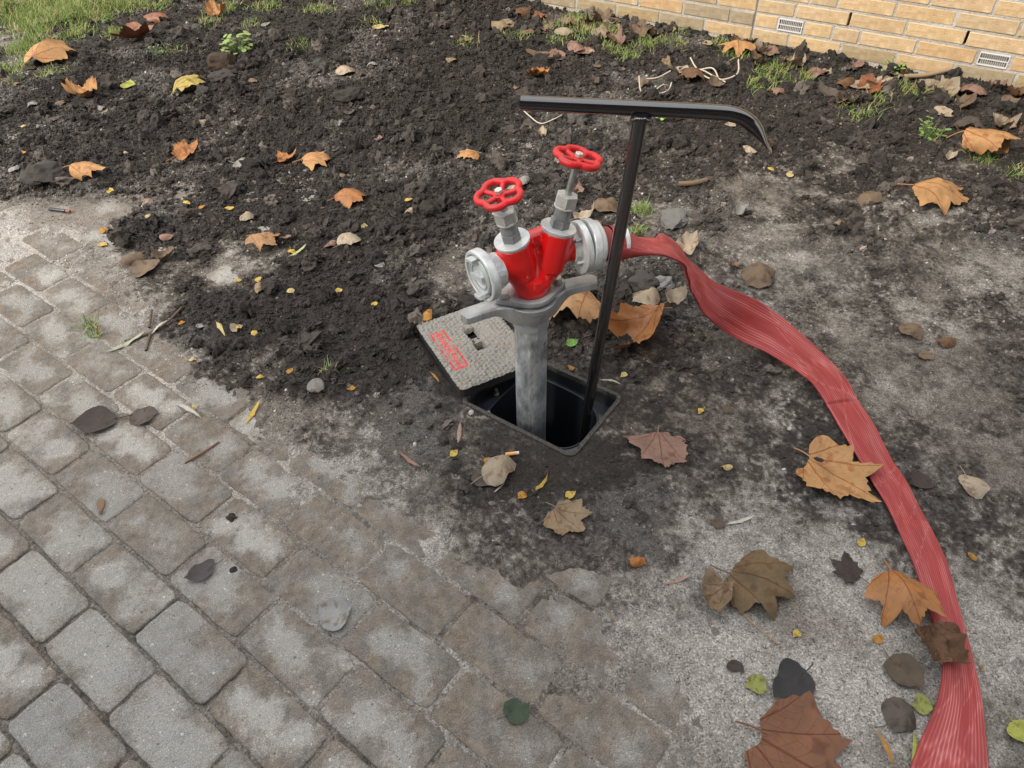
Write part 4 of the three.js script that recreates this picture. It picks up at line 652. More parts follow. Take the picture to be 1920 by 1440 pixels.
    for (const a of [0, Math.PI]) { const s = new THREE.Shape(); s.absarc(0, 0, 0.0435, -0.30, 0.30, false); s.absarc(0, 0, 0.0370, 0.30, -0.30, true); mesh('claw', [new THREE.ExtrudeGeometry(s, { depth: 0.0215, bevelEnabled: true, bevelSize: 0.0006, bevelThickness: 0.0006, bevelSegments: 1, curveSegments: 8 }).rotateX(-Math.PI / 2).translate(0, 0.036, 0).rotateY(a)], alu, o); }
    mesh('blind_disc', turned([[0, 0.0300], [0.0262, 0.0300], [0.0262, 0.0420], [0.0235, 0.0420], [0.0225, 0.0395], [0, 0.0395]], 48), alu, o);
    mesh('grip_bar', [new THREE.BoxGeometry(0.0105, 0.012, 0.046).translate(0, 0.0450, 0)], alu, o);
  }
  { // fixed half of the right coupling
    const o = group('outlet_coupling', [RO.x, RO.y, RO.z], 0, sp); o.quaternion.setFromUnitVectors(V(0, 1, 0), V(1, 0, 0));
    mesh('neck', turned([[0.024, -0.004], [0.0305, -0.004], [0.0315, 0.014], [0.024, 0.014]], 48), alu, o);
    for (let k = 0; k < 4; k++) mesh('neck_lug', new THREE.BoxGeometry(0.007, 0.016, 0.006).translate(0.0335, 0.0065, 0).rotateY(k * Math.PI / 2 + 0.5), alu, o);
    mesh('coupling_ring', turned([[0.020, 0.0110], [0.0535, 0.0110], [0.0550, 0.0125], [0.0550, 0.0252], [0.020, 0.0252]], 64), alu, o);
  }
}
// ---------------------------------------------------------------- red lay-flat hose with its coupling half
{
  const hose = group('fire_hose', [0, 0, 0]); tag(hose, 'red ribbed lay flat fire hose coupled to the standpipe', 'fire hose');
  const c0 = PIPE.clone().addScaledVector(EX, 0.1180).setY(0.403), o = group('hose_coupling', [c0.x, c0.y, c0.z], PH, hose), tip = V(Math.cos(R(-7)), Math.sin(R(-7)), 0);
  const T = (g) => along(g, V(0, 0, 0), tip);
  mesh('coupling_ring', T(turned([[0.020, 0.0006], [0.0552, 0.0006], [0.0552, 0.0165], [0.0515, 0.0180], [0.0505, 0.0275], [0.0430, 0.0335], [0.0375, 0.0350], [0.020, 0.0350]], 64)), alu, o);
  mesh('shank', T(turned([[0.02, 0.0352], [0.0345, 0.0352], [0.0345, 0.0560], [0.02, 0.0560]], 48)), std({ color: lin(0.24, 0.045, 0.04), roughness: 0.8 }), o);
  mesh('hose_clip', T(turned([[0.0350, 0.0800], [0.0385, 0.0800], [0.0385, 0.0890], [0.0350, 0.0890]], 48, 0.0004)), alu, o);
  // centre line and width vector from the two edges
  const st = HOSE.map((h) => ({ c: V((h[0] + h[3]) / 2, (h[1] + h[4]) / 2, (h[2] + h[5]) / 2), w: V(h[3] - h[0], h[4] - h[1], h[5] - h[2]) }));
  const q0 = c0.clone().add(tip.clone().applyAxisAngle(V(0, 1, 0), PH).multiplyScalar(0.052)), side = V(-Math.sin(PH), 0, -Math.cos(PH));
  const q1 = q0.clone().lerp(st[2].c, 0.45);
  const list = [{ c: q0, w: side.clone().multiplyScalar(0.070) }, { c: q1, w: side.clone().multiplyScalar(0.078) }, ...st.slice(2)];
  const cc = new THREE.CatmullRomCurve3(list.map((s) => s.c), false, 'centripetal'), ww = new THREE.CatmullRomCurve3(list.map((s) => s.w), false, 'catmullrom', 0.5);
  const N = 420, ribs = 17, A = ribs * 4, total = list.length - 1, P = [], UV = [], I = [];
  const len = cc.getLength(), rides = [];
  for (let k = 0; k <= N; k++) {
    const t = k / N, c = cc.getPoint(t), tan = cc.getTangent(t), w = ww.getPoint(t), n = total * t, half = w.length() / 2; w.normalize();
    w.addScaledVector(tan, -w.dot(tan)).normalize(); const up = V().crossVectors(w, tan).normalize(); if (up.y < 0 && t > 0.5) up.negate();
    const round = 1 - sstep(0.2, 3.0, n), th = mix(0.0042, 0.0365, round ** 3), hw = mix(half, 0.0365, sstep(0.35, 1, round));
    let ride = 0; if (c.y < 0.09) for (let q = -4; q <= 4; q++) { const x = c.x + w.x * q / 4 * hw, z = c.z + w.z * q / 4 * hw, y = c.y + w.y * q / 4 * hw; ride = Math.max(ride, height(x, z) + 0.0065 - y); } rides.push(ride);
    for (let s = 0; s < A; s++) {
      const a = s / A * Math.PI * 2, p = mix(3.2, 2, round), ca = Math.cos(a), sa = Math.sin(a);
      let x = Math.sign(ca) * Math.pow(Math.abs(ca), 2 / p), y = Math.sign(sa) * Math.pow(Math.abs(sa), 2 / p);
      x = mix(1 - 2 * (a < Math.PI ? a / Math.PI : 2 - a / Math.PI), x, Math.max(round, Math.pow(Math.abs(ca), 6)));
      const rib = (Math.cos(x * Math.PI * ribs) * 0.5 + 0.5) * 0.00065 * (Math.abs(x) < 0.97 ? 1 : 0);
      const sag = 0.0014 * vn(t * 30, x * 1.2) + 0.0006 * vn(t * 90 + 5, x * 2.5), edge = 0.0016 * Math.pow(Math.abs(x), 10) * (1 - round);
      const yy = y * (th + rib + edge) + sag * (1 - round);
      P.push(c.x + w.x * x * hw + up.x * yy, c.y + w.y * x * hw + up.y * yy, c.z + w.z * x * hw + up.z * yy); UV.push(x * 0.5 + 0.5, t * len / 1.3);
    }
  }
  const top = rides.map((_, k) => Math.max(...rides.slice(Math.max(0, k - 7), k + 8))), lift = top.map((_, k) => { const a = top.slice(Math.max(0, k - 7), k + 8); return a.reduce((p, q) => p + q, 0) / a.length; });
  for (let k = 0; k <= N; k++) for (let s = 0; s < A; s++) P[(k * A + s) * 3 + 1] += lift[k];
  for (let k = 0; k < N; k++) for (let s = 0; s < A; s++) { const a = k * A + s, b = k * A + (s + 1) % A; I.push(a, b, a + A, b, b + A, a + A); }
  const g = new THREE.BufferGeometry(); g.setAttribute('position', new THREE.Float32BufferAttribute(P, 3)); g.setAttribute('uv', new THREE.Float32BufferAttribute(UV, 2)); g.setIndex(I); g.computeVertexNormals();
  const cr = rng(12), CREASE = Array.from({ length: 12 }, () => [cr() * 1024, (cr() - 0.5) * 0.5, 2.5 + 5 * cr()]);
  const tex = dataTex(768, 1024, (i, j) => { // ribs, with pale scuffs and dried dust on the ridges
    const x = i / 768 * 2 - 1, ridge = Math.pow(0.5 + 0.5 * Math.cos(x * Math.PI * ribs), 2.2), wob = fbm(i / 120, j / 60, 4), dust = sstep(-0.4, 0.6, wob + 0.2 * fbm(i / 30, j / 60 + 7, 3)), g = HT[(i * 7919 + j * 15731) & 65535];
    const mud = sstep(0.18, 0.5, fbm(i / 90 + 60, j / 70, 5));
    const crease = Math.max(...CREASE.map(([y, sl, w]) => { const d = Math.abs(j - y - sl * (i - 384) - 9 * vn(i / 40, y)); return d < w ? 1 - d / w : 0; }));
    const k = clamp(0.5 * crease * (0.6 + 0.4 * ridge) + ridge * (0.20 + 0.52 * dust) + 0.20 * dust - 0.35 * mud + 0.05 * g) , v = 1 + 0.10 * fbm(i / 200, j / 50 + 3, 3);
    return [v * mix(0.53, 0.70, k), v * mix(0.16, 0.43, k), v * mix(0.16, 0.42, k)];
  });
  mesh('hose_jacket', g, std({ map: tex, roughness: 0.68 }), hose);
}
// ---------------------------------------------------------------- black T key standing in the box
{
  const key = group('hydrant_key', [0.1774, 0, -1.2098]); tag(key, 'black steel T shaped hydrant key with bent pry tip standing in the box', 'hydrant key');
  const black = new THREE.MeshPhysicalMaterial({ color: lin(0.008, 0.008, 0.009), roughness: 0.13, ior: 1.85, clearcoat: 0.35, clearcoatRoughness: 0.05 });
  const top = V(0.0502, 0.7297, 0.0237), d = top.clone().normalize(), bot = d.clone().multiplyScalar(-0.42);
  const L = V(0.0296 - 0.1774, 0.7297, -1.2350 + 1.2098), Rr = V(0.352 - 0.1774, 0.7297, -1.1769 + 1.2098), ax = Rr.clone().sub(L).normalize();
  mesh('shaft', along(new THREE.CylinderGeometry(0.0122, 0.0122, top.distanceTo(bot) - 0.005, 40, 1).translate(0, (top.distanceTo(bot) - 0.005) / 2, 0), bot, d), black, key);
  { // cross bar: hollow left end, right end drawn out and bent down to a chisel
    const P = [[0, 0], [0.12, 0], [0.24, 0], [0.322, -0.0004], [0.350, -0.0022], [0.372, -0.0095], [0.396, -0.0275], [0.413, -0.0450], [0.426, -0.0600]].map(([s, y]) => L.clone().addScaledVector(ax, s).add(V(0, y, 0)));
    const cu = new THREE.CatmullRomCurve3(P, false, 'centripetal'), n = 150, S = 28, pos = [], uv = [], I = [];
    for (let k = 0; k <= n; k++) { const t = k / n, c = cu.getPointAt(t), tg = cu.getTangentAt(t), sideV = V().crossVectors(tg, V(0, 1, 0)).normalize(), up = V().crossVectors(sideV, tg).normalize(), f = sstep(0.86, 1, t), a = mix(0.0126, 0.0135, f), b = mix(0.0126, 0.0022, f); for (let s = 0; s < S; s++) { const q = s / S * Math.PI * 2; const p = c.clone().addScaledVector(sideV, Math.cos(q) * a).addScaledVector(up, Math.sin(q) * b - (0.0126 - b) * 0.2); pos.push(p.x, p.y, p.z); uv.push(s / S, t * 2); } }
    for (let k = 0; k < n; k++) for (let s = 0; s < S; s++) { const a = k * S + s, b = k * S + (s + 1) % S; I.push(a, b, a + S, b, b + S, a + S); }
    const c = pos.length / 3; pos.push(...cu.getPointAt(1).toArray()); uv.push(0, 0); for (let s = 0; s < S; s++) I.push(n * S + s, n * S + (s + 1) % S, c);
    const ring0 = []; for (let s = 0; s < S; s++) ring0.push(s); // open tube mouth: inner wall running 30 mm in
    const base = pos.length / 3; for (let q = 0; q < 2; q++) for (let s = 0; s < S; s++) { const o = V(pos[s * 3], pos[s * 3 + 1], pos[s * 3 + 2]).sub(L).multiplyScalar(0.82).add(L).addScaledVector(ax, q * 0.03); pos.push(o.x, o.y, o.z); uv.push(s / S, 0); }
    for (let s = 0; s < S; s++) { const e = (s + 1) % S; I.push(s, base + s, e, e, base + s, base + e, base + s, base + S + s, base + e, base + e, base + S + s, base + S + e); }
    const cap = pos.length / 3; const ci = L.clone().addScaledVector(ax, 0.03); pos.push(ci.x, ci.y, ci.z); uv.push(0, 0); for (let s = 0; s < S; s++) I.push(base + S + s, cap, base + S + (s + 1) % S);
    const g = new THREE.BufferGeometry(); g.setAttribute('position', new THREE.Float32BufferAttribute(pos, 3)); g.setAttribute('uv', new THREE.Float32BufferAttribute(uv, 2)); g.setIndex(I); mesh('cross_bar', toCreasedNormals(g, R(50)), black, key);
  }
  { // lumpy weld bead round the joint
    const gs = [], r = rng(3); for (let k = 0; k < 34; k++) { const a = k / 34 * Math.PI * 2, s = 0.0026 + 0.0012 * r(), e = Math.cos(a) * 0.0150, f = Math.sin(a) * 0.0135, drop = 0.0126 - Math.sqrt(Math.max(0, 0.0126 ** 2 - Math.min(f * f, 0.0120 ** 2))); const p = top.clone().addScaledVector(ax, e).add(V(-ax.z * f, -0.0122 + drop * 0.75 - 0.001, ax.x * f)); gs.push(new THREE.IcosahedronGeometry(s, 1).translate(p.x, p.y, p.z)); }
    mesh('weld_bead', gs, black, key);
  }
}
// ---------------------------------------------------------------- fallen leaves
const half = (list) => { const a = list.map(([d, r]) => [R(d), r]), b = list.slice(1, -1).reverse().map(([d, r]) => [R(360 - d), r]); return [...a, ...b]; };
const OUT = {
  maple: { c: 0.40, w: 1.0, pts: half([[0, 0.59], [5, 0.53], [9, 0.53], [15, 0.45], [20, 0.45], [27, 0.385], [33, 0.43], [38, 0.47], [43, 0.52], [47, 0.575], [52, 0.50], [56, 0.50], [63, 0.43], [68, 0.44], [76, 0.385], [84, 0.42], [89, 0.45], [96, 0.49], [102, 0.44], [108, 0.45], [116, 0.41], [126, 0.42], [140, 0.40], [155, 0.39], [168, 0.35], [180, 0.33]]) },
  poplar: { c: 0.44, w: 0.92, pts: half([[0, 0.56], [7, 0.49], [15, 0.455], [25, 0.43], [40, 0.42], [55, 0.425], [70, 0.435], [85, 0.44], [100, 0.44], [115, 0.44], [130, 0.44], [145, 0.43], [160, 0.42], [172, 0.40], [180, 0.385]]) },
  birch: { c: 0.42, w: 0.86, pts: half([[0, 0.60], [6, 0.52], [11, 0.50], [18, 0.45], [24, 0.45], [34, 0.405], [42, 0.41], [54, 0.39], [62, 0.405], [76, 0.40], [88, 0.42], [102, 0.41], [118, 0.41], [135, 0.40], [155, 0.40], [180, 0.41]]) },
  willow: { c: 0.5, w: 1, pts: half([[0, 0.52], [3, 0.44], [6, 0.36], [10, 0.27], [18, 0.18], [30, 0.12], [50, 0.088], [90, 0.075], [130, 0.086], [150, 0.12], [162, 0.19], [170, 0.28], [175, 0.40], [180, 0.5]]) },
};
const VEINS = { maple: [[0, 1], [0.44, 0.80], [-0.44, 0.80], [0.50, 0.30], [-0.50, 0.30]], poplar: [[0, 1]], birch: [[0, 1]], willow: [[0, 1]] };
function leafTex(type, seed) {
  return canvasTex(512, 512, (c, W, H) => {
    const r = rng(seed), id = c.createImageData(W, H), D = id.data;
    for (let j = 0; j < H; j++) for (let i = 0; i < W; i++) { const n = fbm(i / 90 + seed, j / 90, 4), m = fbm(i / 22, j / 22 + seed, 3), b = sstep(0.15, 0.5, fbm(i / 60 + 7 * seed, j / 60 + 3, 4)), v = 214 + 26 * n + 16 * m + 5 * HT[(i * 91 + j * 577) & 65535], k = (j * W + i) * 4; D[k] = v - 30 * b; D[k + 1] = v - 46 * b - 8 * m; D[k + 2] = v - 58 * b - 14 * m; D[k + 3] = 255; }
    c.putImageData(id, 0, 0);
    const X = (x) => (x * 0.8 + 0.5) * W, Y = (y) => H - (y * 0.9 + 0.05) * H;
    const line = (x0, y0, x1, y1, w, a) => { const col = type === 'maple' ? `rgba(150,92,52,${a * 0.8})` : `rgba(255,240,205,${a})`; c.strokeStyle = col; c.lineWidth = w; c.beginPath(); c.moveTo(X(x0), Y(y0)); c.quadraticCurveTo(X((x0 + x1) / 2 + (r() - 0.5) * 0.04), Y((y0 + y1) / 2 + 0.02), X(x1), Y(y1)); c.stroke(); };
    for (const [vx, vy] of VEINS[type]) {
      line(0, 0, vx, vy, 4.2, 0.75); line(0, 0, vx * 0.6, vy * 0.6, 5.5, 0.55);
      const n = type === 'maple' ? 6 : type === 'willow' ? 12 : 7;
      for (let k = 1; k <= n; k++) for (const s of [-1, 1]) { const t = k / (n + 1.5), bx = vx * t, by = vy * t, l = (type === 'willow' ? 0.09 : 0.30) * (1 - t * 0.7) * (type === 'maple' ? 0.8 : 1.2), an = Math.atan2(vy, vx) + s * 0.85; line(bx, by, bx + Math.cos(an) * l, by + Math.sin(an) * l, 1.9, 0.5); }
    }
    for (let k = 0; k < 90; k++) { c.fillStyle = `rgba(70,44,26,${0.1 + 0.35 * r()})`; c.beginPath(); c.arc(r() * W, r() * H, 1 + 3.5 * r() * r(), 0, 7); c.fill(); }
  });
}
const leafMaps = { maple: [leafTex('maple', 1), leafTex('maple', 2)], poplar: [leafTex('poplar', 3), leafTex('poplar', 4)], birch: [leafTex('birch', 5)], willow: [leafTex('willow', 6)] };
const LCOL = { tan: [0.508, 0.279, 0.111], tan2: [0.410, 0.238, 0.111], orange: [0.410, 0.176, 0.051], orange2: [0.410, 0.156, 0.033], rust: [0.201, 0.086, 0.041], rust2: [0.271, 0.107, 0.045], olive: [0.168, 0.111, 0.051], khaki: [0.279, 0.205, 0.123], brown: [0.164, 0.086, 0.043], brown2: [0.180, 0.127, 0.082], dark: [0.051, 0.037, 0.031], dark2: [0.094, 0.074, 0.061], purple: [0.070, 0.060, 0.061], grey: [0.295, 0.295, 0.283], dgreen: [0.037, 0.064, 0.033], pale: [0.426, 0.353, 0.262], pale2: [0.328, 0.271, 0.197], pink: [0.271, 0.164, 0.127], pinkw: [0.369, 0.254, 0.213], black: [0.029, 0.028, 0.030], mud: [0.107, 0.078, 0.051], ygreen: [0.279, 0.312, 0.082], ygreen2: [0.361, 0.394, 0.074], green: [0.156, 0.328, 0.066], yolive: [0.492, 0.402, 0.107], wgreen: [0.426, 0.459, 0.361], wgreen2: [0.476, 0.508, 0.246], white: [0.541, 0.541, 0.492], yel: [0.574, 0.418, 0.082], yelp: [0.558, 0.459, 0.213], gold: [0.459, 0.230, 0.037] };
const leafMats = {}, stemMats = {};
const SHINY = { rust2: 0.5, orange: 0.62 };
function leafMat(type, col, v) { const k = type + col + v; return leafMats[k] ??= new THREE.MeshPhysicalMaterial({ color: lin(...LCOL[col]), map: leafMaps[type][v % leafMaps[type].length], roughness: SHINY[col] ?? 0.78, side: THREE.DoubleSide, transmission: 0.0, bumpMap: leafMaps[type][v % leafMaps[type].length], bumpScale: 0.0008 }); }
function stemMat(col) { return stemMats[col] ??= std({ color: lin(...LCOL[col].map((c) => c * 0.75)), roughness: 0.8 }); }
// curl: [axis angle, roll over full length, cup, fold, crumple, tilt]
const CURL = { flat: [0.4, 0.6, 0.06, 0.04, 0.055, 3], dome: [1.2, -1.6, -0.10, -0.06, 0.085, 6], tent: [1.45, -1.5, -0.05, -0.35, 0.05, 6], roll: [0.25, -3.6, 0.0, 0.0, 0.05, 5], curlup: [0.8, 1.5, 0.12, 0.12, 0.12, 8], crumple: [0.6, 2.6, 0.2, 0.1, 0.24, 8], upright: [0.2, 2.3, 0.2, 0.4, 0.17, -16], standup: [1.3, -1.3, -0.05, -0.15, 0.07, -42] };
function leafGeo(type, L, curl, seed, rings = 7, density = 1) {
  const o = OUT[type], r = rng(seed * 31 + 7), pts = [], N = o.pts.length, sub = type === 'maple' ? 2 : 2, wob = r() * 50;
  for (let i = 0; i < N; i++) { const [a0, r0] = o.pts[i], [a1x, r1] = o.pts[(i + 1) % N], a1 = a1x < a0 ? a1x + Math.PI * 2 : a1x; for (let s = 0; s < sub; s++) { const t = s / sub, a = mix(a0, a1, t), rr = mix(r0, r1, t) * (1 + 0.26 * vn(a * 1.1 + wob, wob) + (type === 'maple' ? 0.17 * vn(a * 2.6, wob + 9) : 0) + (type === 'willow' ? 0 : 0.035) * vn(a * 9, wob)); pts.push([Math.sin(a) * rr * o.w * (1 + 0.12 * (vn(wob, 3) )), o.c + Math.cos(a) * rr]); } }
  const [ax, roll0, cup, fold, crum, tilt] = CURL[curl], roll = roll0 * (0.8 + 0.4 * r()), ang = ax + (r() - 0.5) * 0.9, ca = Math.cos(ang), sa = Math.sin(ang), M = pts.length, P = [], UV = [], I = [], nx = r() * 40, ny = r() * 40;
  const edge = curl === 'crumple' ? 0.35 : curl === 'curlup' ? 0.2 : curl === 'flat' ? 0.12 : 0.22;
  const bendPt = (x, y) => {
    const u = x, v = y - 0.42; let q = u * ca + v * sa, p = -u * sa + v * ca, z = 0;
    const k = roll; const qq = Math.abs(k) > 0.01 ? Math.sin(k * q) / k : q; z += Math.abs(k) > 0.01 ? (1 - Math.cos(k * q)) / k : 0;
    const k2 = roll * 0.25 * (r.s ?? 1), pp = Math.abs(k2) > 0.01 ? Math.sin(k2 * p) / k2 : p; z += Math.abs(k2) > 0.01 ? (1 - Math.cos(k2 * p)) / k2 : 0;
    const rad = Math.hypot(u, v); z += cup * rad * rad * 2 + fold * Math.abs(u) + crum * (fbm(x * 3.1 + nx, y * 3.1 + ny, 3) + 0.45 * vn(x * 9 + nx, y * 9) * rad) + edge * rad ** 3 * vn(Math.atan2(u, v) * 1.7 + nx, ny) * 2;
    z += 0.012 * Math.max(0, 1 - Math.abs(u) * 9) ; // midrib
    const X = qq * ca - pp * sa, Y = qq * sa + pp * ca; return [X, z, -Y];
  };
  const put = (x, y) => { P.push(...bendPt(x, y)); UV.push(x * 0.8 + 0.5, y * 0.9 + 0.05); };
  put(0, o.c);
  for (let k = 1; k <= rings; k++) { const s = k / rings; for (const [x, y] of pts) put(x * s, o.c + (y - o.c) * s); }
  for (let i = 0; i < M; i++) I.push(0, 1 + i, 1 + (i + 1) % M);
  for (let k = 1; k < rings; k++) for (let i = 0; i < M; i++) { const a = 1 + (k - 1) * M + i, b = 1 + (k - 1) * M + (i + 1) % M; I.push(a, a + M, b, b, a + M, b + M); }
  const g = new THREE.BufferGeometry(); g.setAttribute('position', new THREE.Float32BufferAttribute(P, 3)); g.setAttribute('uv', new THREE.Float32BufferAttribute(UV, 2)); g.setIndex(I);
  g.rotateX(R(tilt * (r() * 0.6 + 0.7))); g.rotateZ(R((r() - 0.5) * 2 * Math.abs(tilt) * 0.4)); g.scale(L, L, L); g.computeVertexNormals(); g.computeBoundingBox();
  return { g, base: bendPt(0, type === 'willow' ? 0 : o.c - (o.pts.find((p) => Math.abs(p[0] - Math.PI) < 0.01)?.[1] ?? 0.35) * 0.92), r };
}
function placeLeaf(type, x, z, L, yaw, col, curl, label, grp, seed, name, stemOn = true, y0) {
  const { g, r } = leafGeo(type, L, curl, seed, type === 'maple' ? 8 : L > 0.06 ? 6 : 4);
  const lift = -g.boundingBox.min.y; const gy = y0 ?? Math.max(height(x, z), cover(x, z) < 1 && darkness(x, z) < 0.6 ? 0.001 : -1);
  // seat the leaf on the higher ground under it
  let yy = gy; if (y0 === undefined) for (let k = 0; k < 8; k++) yy = Math.max(yy, height(x + Math.cos(k * 0.785) * L * 0.28, z + Math.sin(k * 0.785) * L * 0.28)); yy = mix(gy, yy, 0.75);
  const o = group(name, [x, yy + 0.0015, z], R(-yaw)); tag(o, label, 'leaf', grp);
  g.translate(0, lift * (curl === 'flat' ? 0.5 : 0.85), 0); mesh('blade', g, leafMat(type, col, seed), o);
  if (stemOn) {
    const p = g.attributes.position, uv = g.attributes.uv; let bi = 0, bd = 9; for (let i = 0; i < p.count; i++) { const d = Math.hypot(uv.getX(i) - 0.5, uv.getY(i) - 0.09); if (d < bd) { bd = d; bi = i; } }
    const b = V(p.getX(bi), p.getY(bi), p.getZ(bi)), sl = L * (type === 'maple' ? 0.16 + 0.2 * r() : type === 'willow' ? 0.1 : 0.34), bend = (r() - 0.5) * 0.5, rad = clamp(L * 0.011, 0.0006, 0.0016);
    mesh('stem', tube([[b.x, b.y, b.z - L * 0.05], [b.x + bend * sl * 0.2, Math.max(b.y * 0.8, 0.002), b.z + sl * 0.4], [b.x + bend * sl, Math.max(b.y * 0.5, 0.003), b.z + sl]], rad, 8, 5), stemMat(col), o);
  }
  return o;
}
{
  const CW = { brown2: 'grey brown', pale2: 'greyish tan', dark2: 'dark grey brown', pink: 'pinkish brown', khaki: 'khaki', brown: 'dark brown', pale: 'pale beige', grey: 'grey', yel: 'bright yellow', yelp: 'pale yellow', gold: 'golden yellow' }, UW = { dome: 'arched', roll: 'rolled', crumple: 'crumpled', flat: 'flat', curlup: 'curled up' };
  const NAME = { maple: 'plane_leaf', poplar: 'broad_leaf', birch: 'birch_leaf', willow: 'willow_leaf' };
  LEAVES.forEach(([ty, x, z, L, yaw, col, curl, label], i) => {
    const y = label === 'Y', onLid = /concrete lid/.test(label);
    placeLeaf(ty, x, z, L, yaw, col, curl, y ? `small ${CW[col]} ${UW[curl]} leaf lying on the ground` : label, y ? 'small yellow leaves on the ground' : null, i + 1, y ? 'small_birch_leaf' : NAME[ty], ty !== 'birch' || i % 3 === 0, onLid ? 0.042 : undefined);
  });
  // faded litter that the wind left along the foot of the wall, and scraps on the soil
  const r = rng(515), W = [1.2524, -3.3352], d = [Math.cos(0.58), Math.sin(0.58)], n = [-d[1], d[0]];
  for (let k = 0; k < 92; k++) {
    const s = -1.3 + 2.5 * r(), f = 0.06 + 0.50 * Math.pow(r(), 1.6) * (s < -0.1 ? 1.3 : 0.8), x = W[0] + d[0] * s + n[0] * f, z = W[1] + d[1] * s + n[1] * f, ty = r() > 0.25 ? 'poplar' : 'maple', c = ['brown2', 'pale2', 'dark2', 'pink', 'khaki', 'brown', 'pale'][(r() * 7) | 0], cu = ['dome', 'roll', 'crumple', 'flat', 'curlup'][(r() * 5) | 0];
    placeLeaf(ty, x, z, 0.055 + 0.06 * r(), r() * 360, c, cu, `${CW[c]} ${UW[cu]} ${ty === 'maple' ? 'lobed' : 'oval'} leaf in the litter along the brick wall`, 'leaf litter along the wall', 400 + k, 'litter_leaf', r() > 0.6);
  }
  for (let k = 0; k < 96; k++) {
    const z = -1.5 - 2.5 * r(), x = (r() * 2 - 1) * (0.62 + 0.5 * -z); const q = [r(), r(), r(), r(), r()];
    if (darkness(x, z) < 0.45 || rectDist(LID, x, z) < 0.1 || (x - 0.12) ** 2 + (z + 1.4) ** 2 < 0.16 || (n[0] * (x - W[0]) + n[1] * (z - W[1])) < 0.1) continue;
    const sc = ['pale', 'brown2', 'pale2', 'grey', 'dark2', 'pink', 'khaki'][(q[3] * 7) | 0], su = ['dome', 'roll', 'crumple', 'flat'][(q[4] * 4) | 0];
    placeLeaf(q[0] > 0.3 ? 'poplar' : 'birch', x, z, 0.022 + 0.04 * q[1], q[2] * 360, sc, su, `small dry ${CW[sc]} ${UW[su]} leaf scrap on the soil`, 'dry leaf scraps on the soil', 600 + k, 'leaf_scrap', false);
  }
}
// ---------------------------------------------------------------- grass, weeds, roots, clods and other small things
{
  const blade = (() => { const P = [], I = []; for (let k = 0; k <= 4; k++) { const t = k / 4, w = 0.5 * (1 - t * t), y = t, z = 0.45 * t * t; P.push(-w, y, z, w, y, z); } for (let k = 0; k < 4; k++) { const a = 2 * k; I.push(a, a + 1, a + 2, a + 1, a + 3, a + 2); } const g = new THREE.BufferGeometry(); g.setAttribute('position', new THREE.Float32BufferAttribute(P, 3)); g.setIndex(I); g.computeVertexNormals(); return g; })();
  const r = rng(99), list = [];
  for (const [x, z, rad, n] of TUFTS) for (let k = 0; k < n * 5; k++) { const a = r() * 6.283, q = rad * Math.sqrt(r()) * (0.4 + 0.6 * r()), px = x + Math.cos(a) * q, pz = z + Math.sin(a) * q; list.push([px, pz, 0.018 + 0.045 * r() * r() + (rad > 0.13 ? 0.02 * r() : 0), r(), r(), r(), r()]); }
  const im = shadows(new THREE.InstancedMesh(blade, std({ color: 0xffffff, roughness: 0.7, side: THREE.DoubleSide }), list.length)); im.name = 'grass'; scene.add(im); tag(im, 'thin green grass blades growing in patches on the soil', 'grass', null, 'stuff');
  const M = new THREE.Matrix4(), Q = new THREE.Quaternion(), c = new THREE.Color();
  list.forEach(([x, z, h, a, b, e, f], i) => { Q.setFromEuler(new THREE.Euler((b - 0.25) * 1.7, a * 6.283, (e - 0.5) * 1.1, 'YXZ')); M.compose(V(x, height(x, z) - 0.002, z), Q, V(0.002 + 0.0016 * f, h, h)); im.setMatrixAt(i, M); const dry = f > 0.72; im.setColorAt(i, dry ? c.setRGB(0.32, 0.27, 0.13) : c.setRGB(0.12 + 0.11 * e, 0.21 + 0.13 * e, 0.05 + 0.04 * b)); });
}
function weed(name, x, z, s, n, col, label, seed) { // rosette of small rounded leaves on thin stalks
  const o = group(name, [x, height(x, z), z]); tag(o, label, 'weed'); const r = rng(seed), lv = [], stx = [];
  const lf = new THREE.CircleGeometry(1, 9).scale(0.75, 1, 1);
  for (let k = 0; k < n; k++) { const a = r() * 6.283, d = s * (0.25 + 0.75 * Math.sqrt(r())), h = s * (0.2 + 0.9 * r()), p = V(Math.cos(a) * d, h, Math.sin(a) * d), q = s * (0.12 + 0.12 * r()); const g = lf.clone(), gp = g.attributes.position; for (let i = 0; i < gp.count; i++) gp.setZ(i, -0.3 * gp.getX(i) ** 2 - 0.2 * gp.getY(i) ** 2); lv.push(g.scale(q, q, q).rotateX(-Math.PI / 2 + (r() - 0.5) * 1.2).rotateY(r() * 6.283).translate(p.x, p.y, p.z)); stx.push(tube([[0, 0, 0], [p.x * 0.4, h * 0.5, p.z * 0.4], [p.x, p.y, p.z]], 0.0008, 5, 4)); }
  const lg = mergeGeometries(lv); lg.computeVertexNormals(); mesh('foliage', lg, std({ color: lin(...col), roughness: 0.7, side: THREE.DoubleSide }), o); mesh('stalks', stx, std({ color: lin(...col.map((v) => v * 0.8)) }), o);
}
weed('clover_weed', -1.19, -3.47, 0.075, 60, [0.19, 0.27, 0.085], 'light green weed beside the brown root ball', 1);
weed('clover_weed', -1.55, -3.44, 0.035, 16, [0.15, 0.25, 0.07], 'small green weed between the tan folded leaf and the root ball', 2);
weed('clover_weed', 0.594, -2.677, 0.04, 9, [0.24, 0.44, 0.09], 'fresh green seedling under the key cross bar', 3);
weed('clover_weed', 1.519, -2.479, 0.05, 26, [0.14, 0.24, 0.07], 'green weed beside the rolled tan leaf', 4);
weed('clover_weed', 1.60, -3.03, 0.05, 30, [0.16, 0.25, 0.06], 'green weed at the foot of the brick wall', 5);
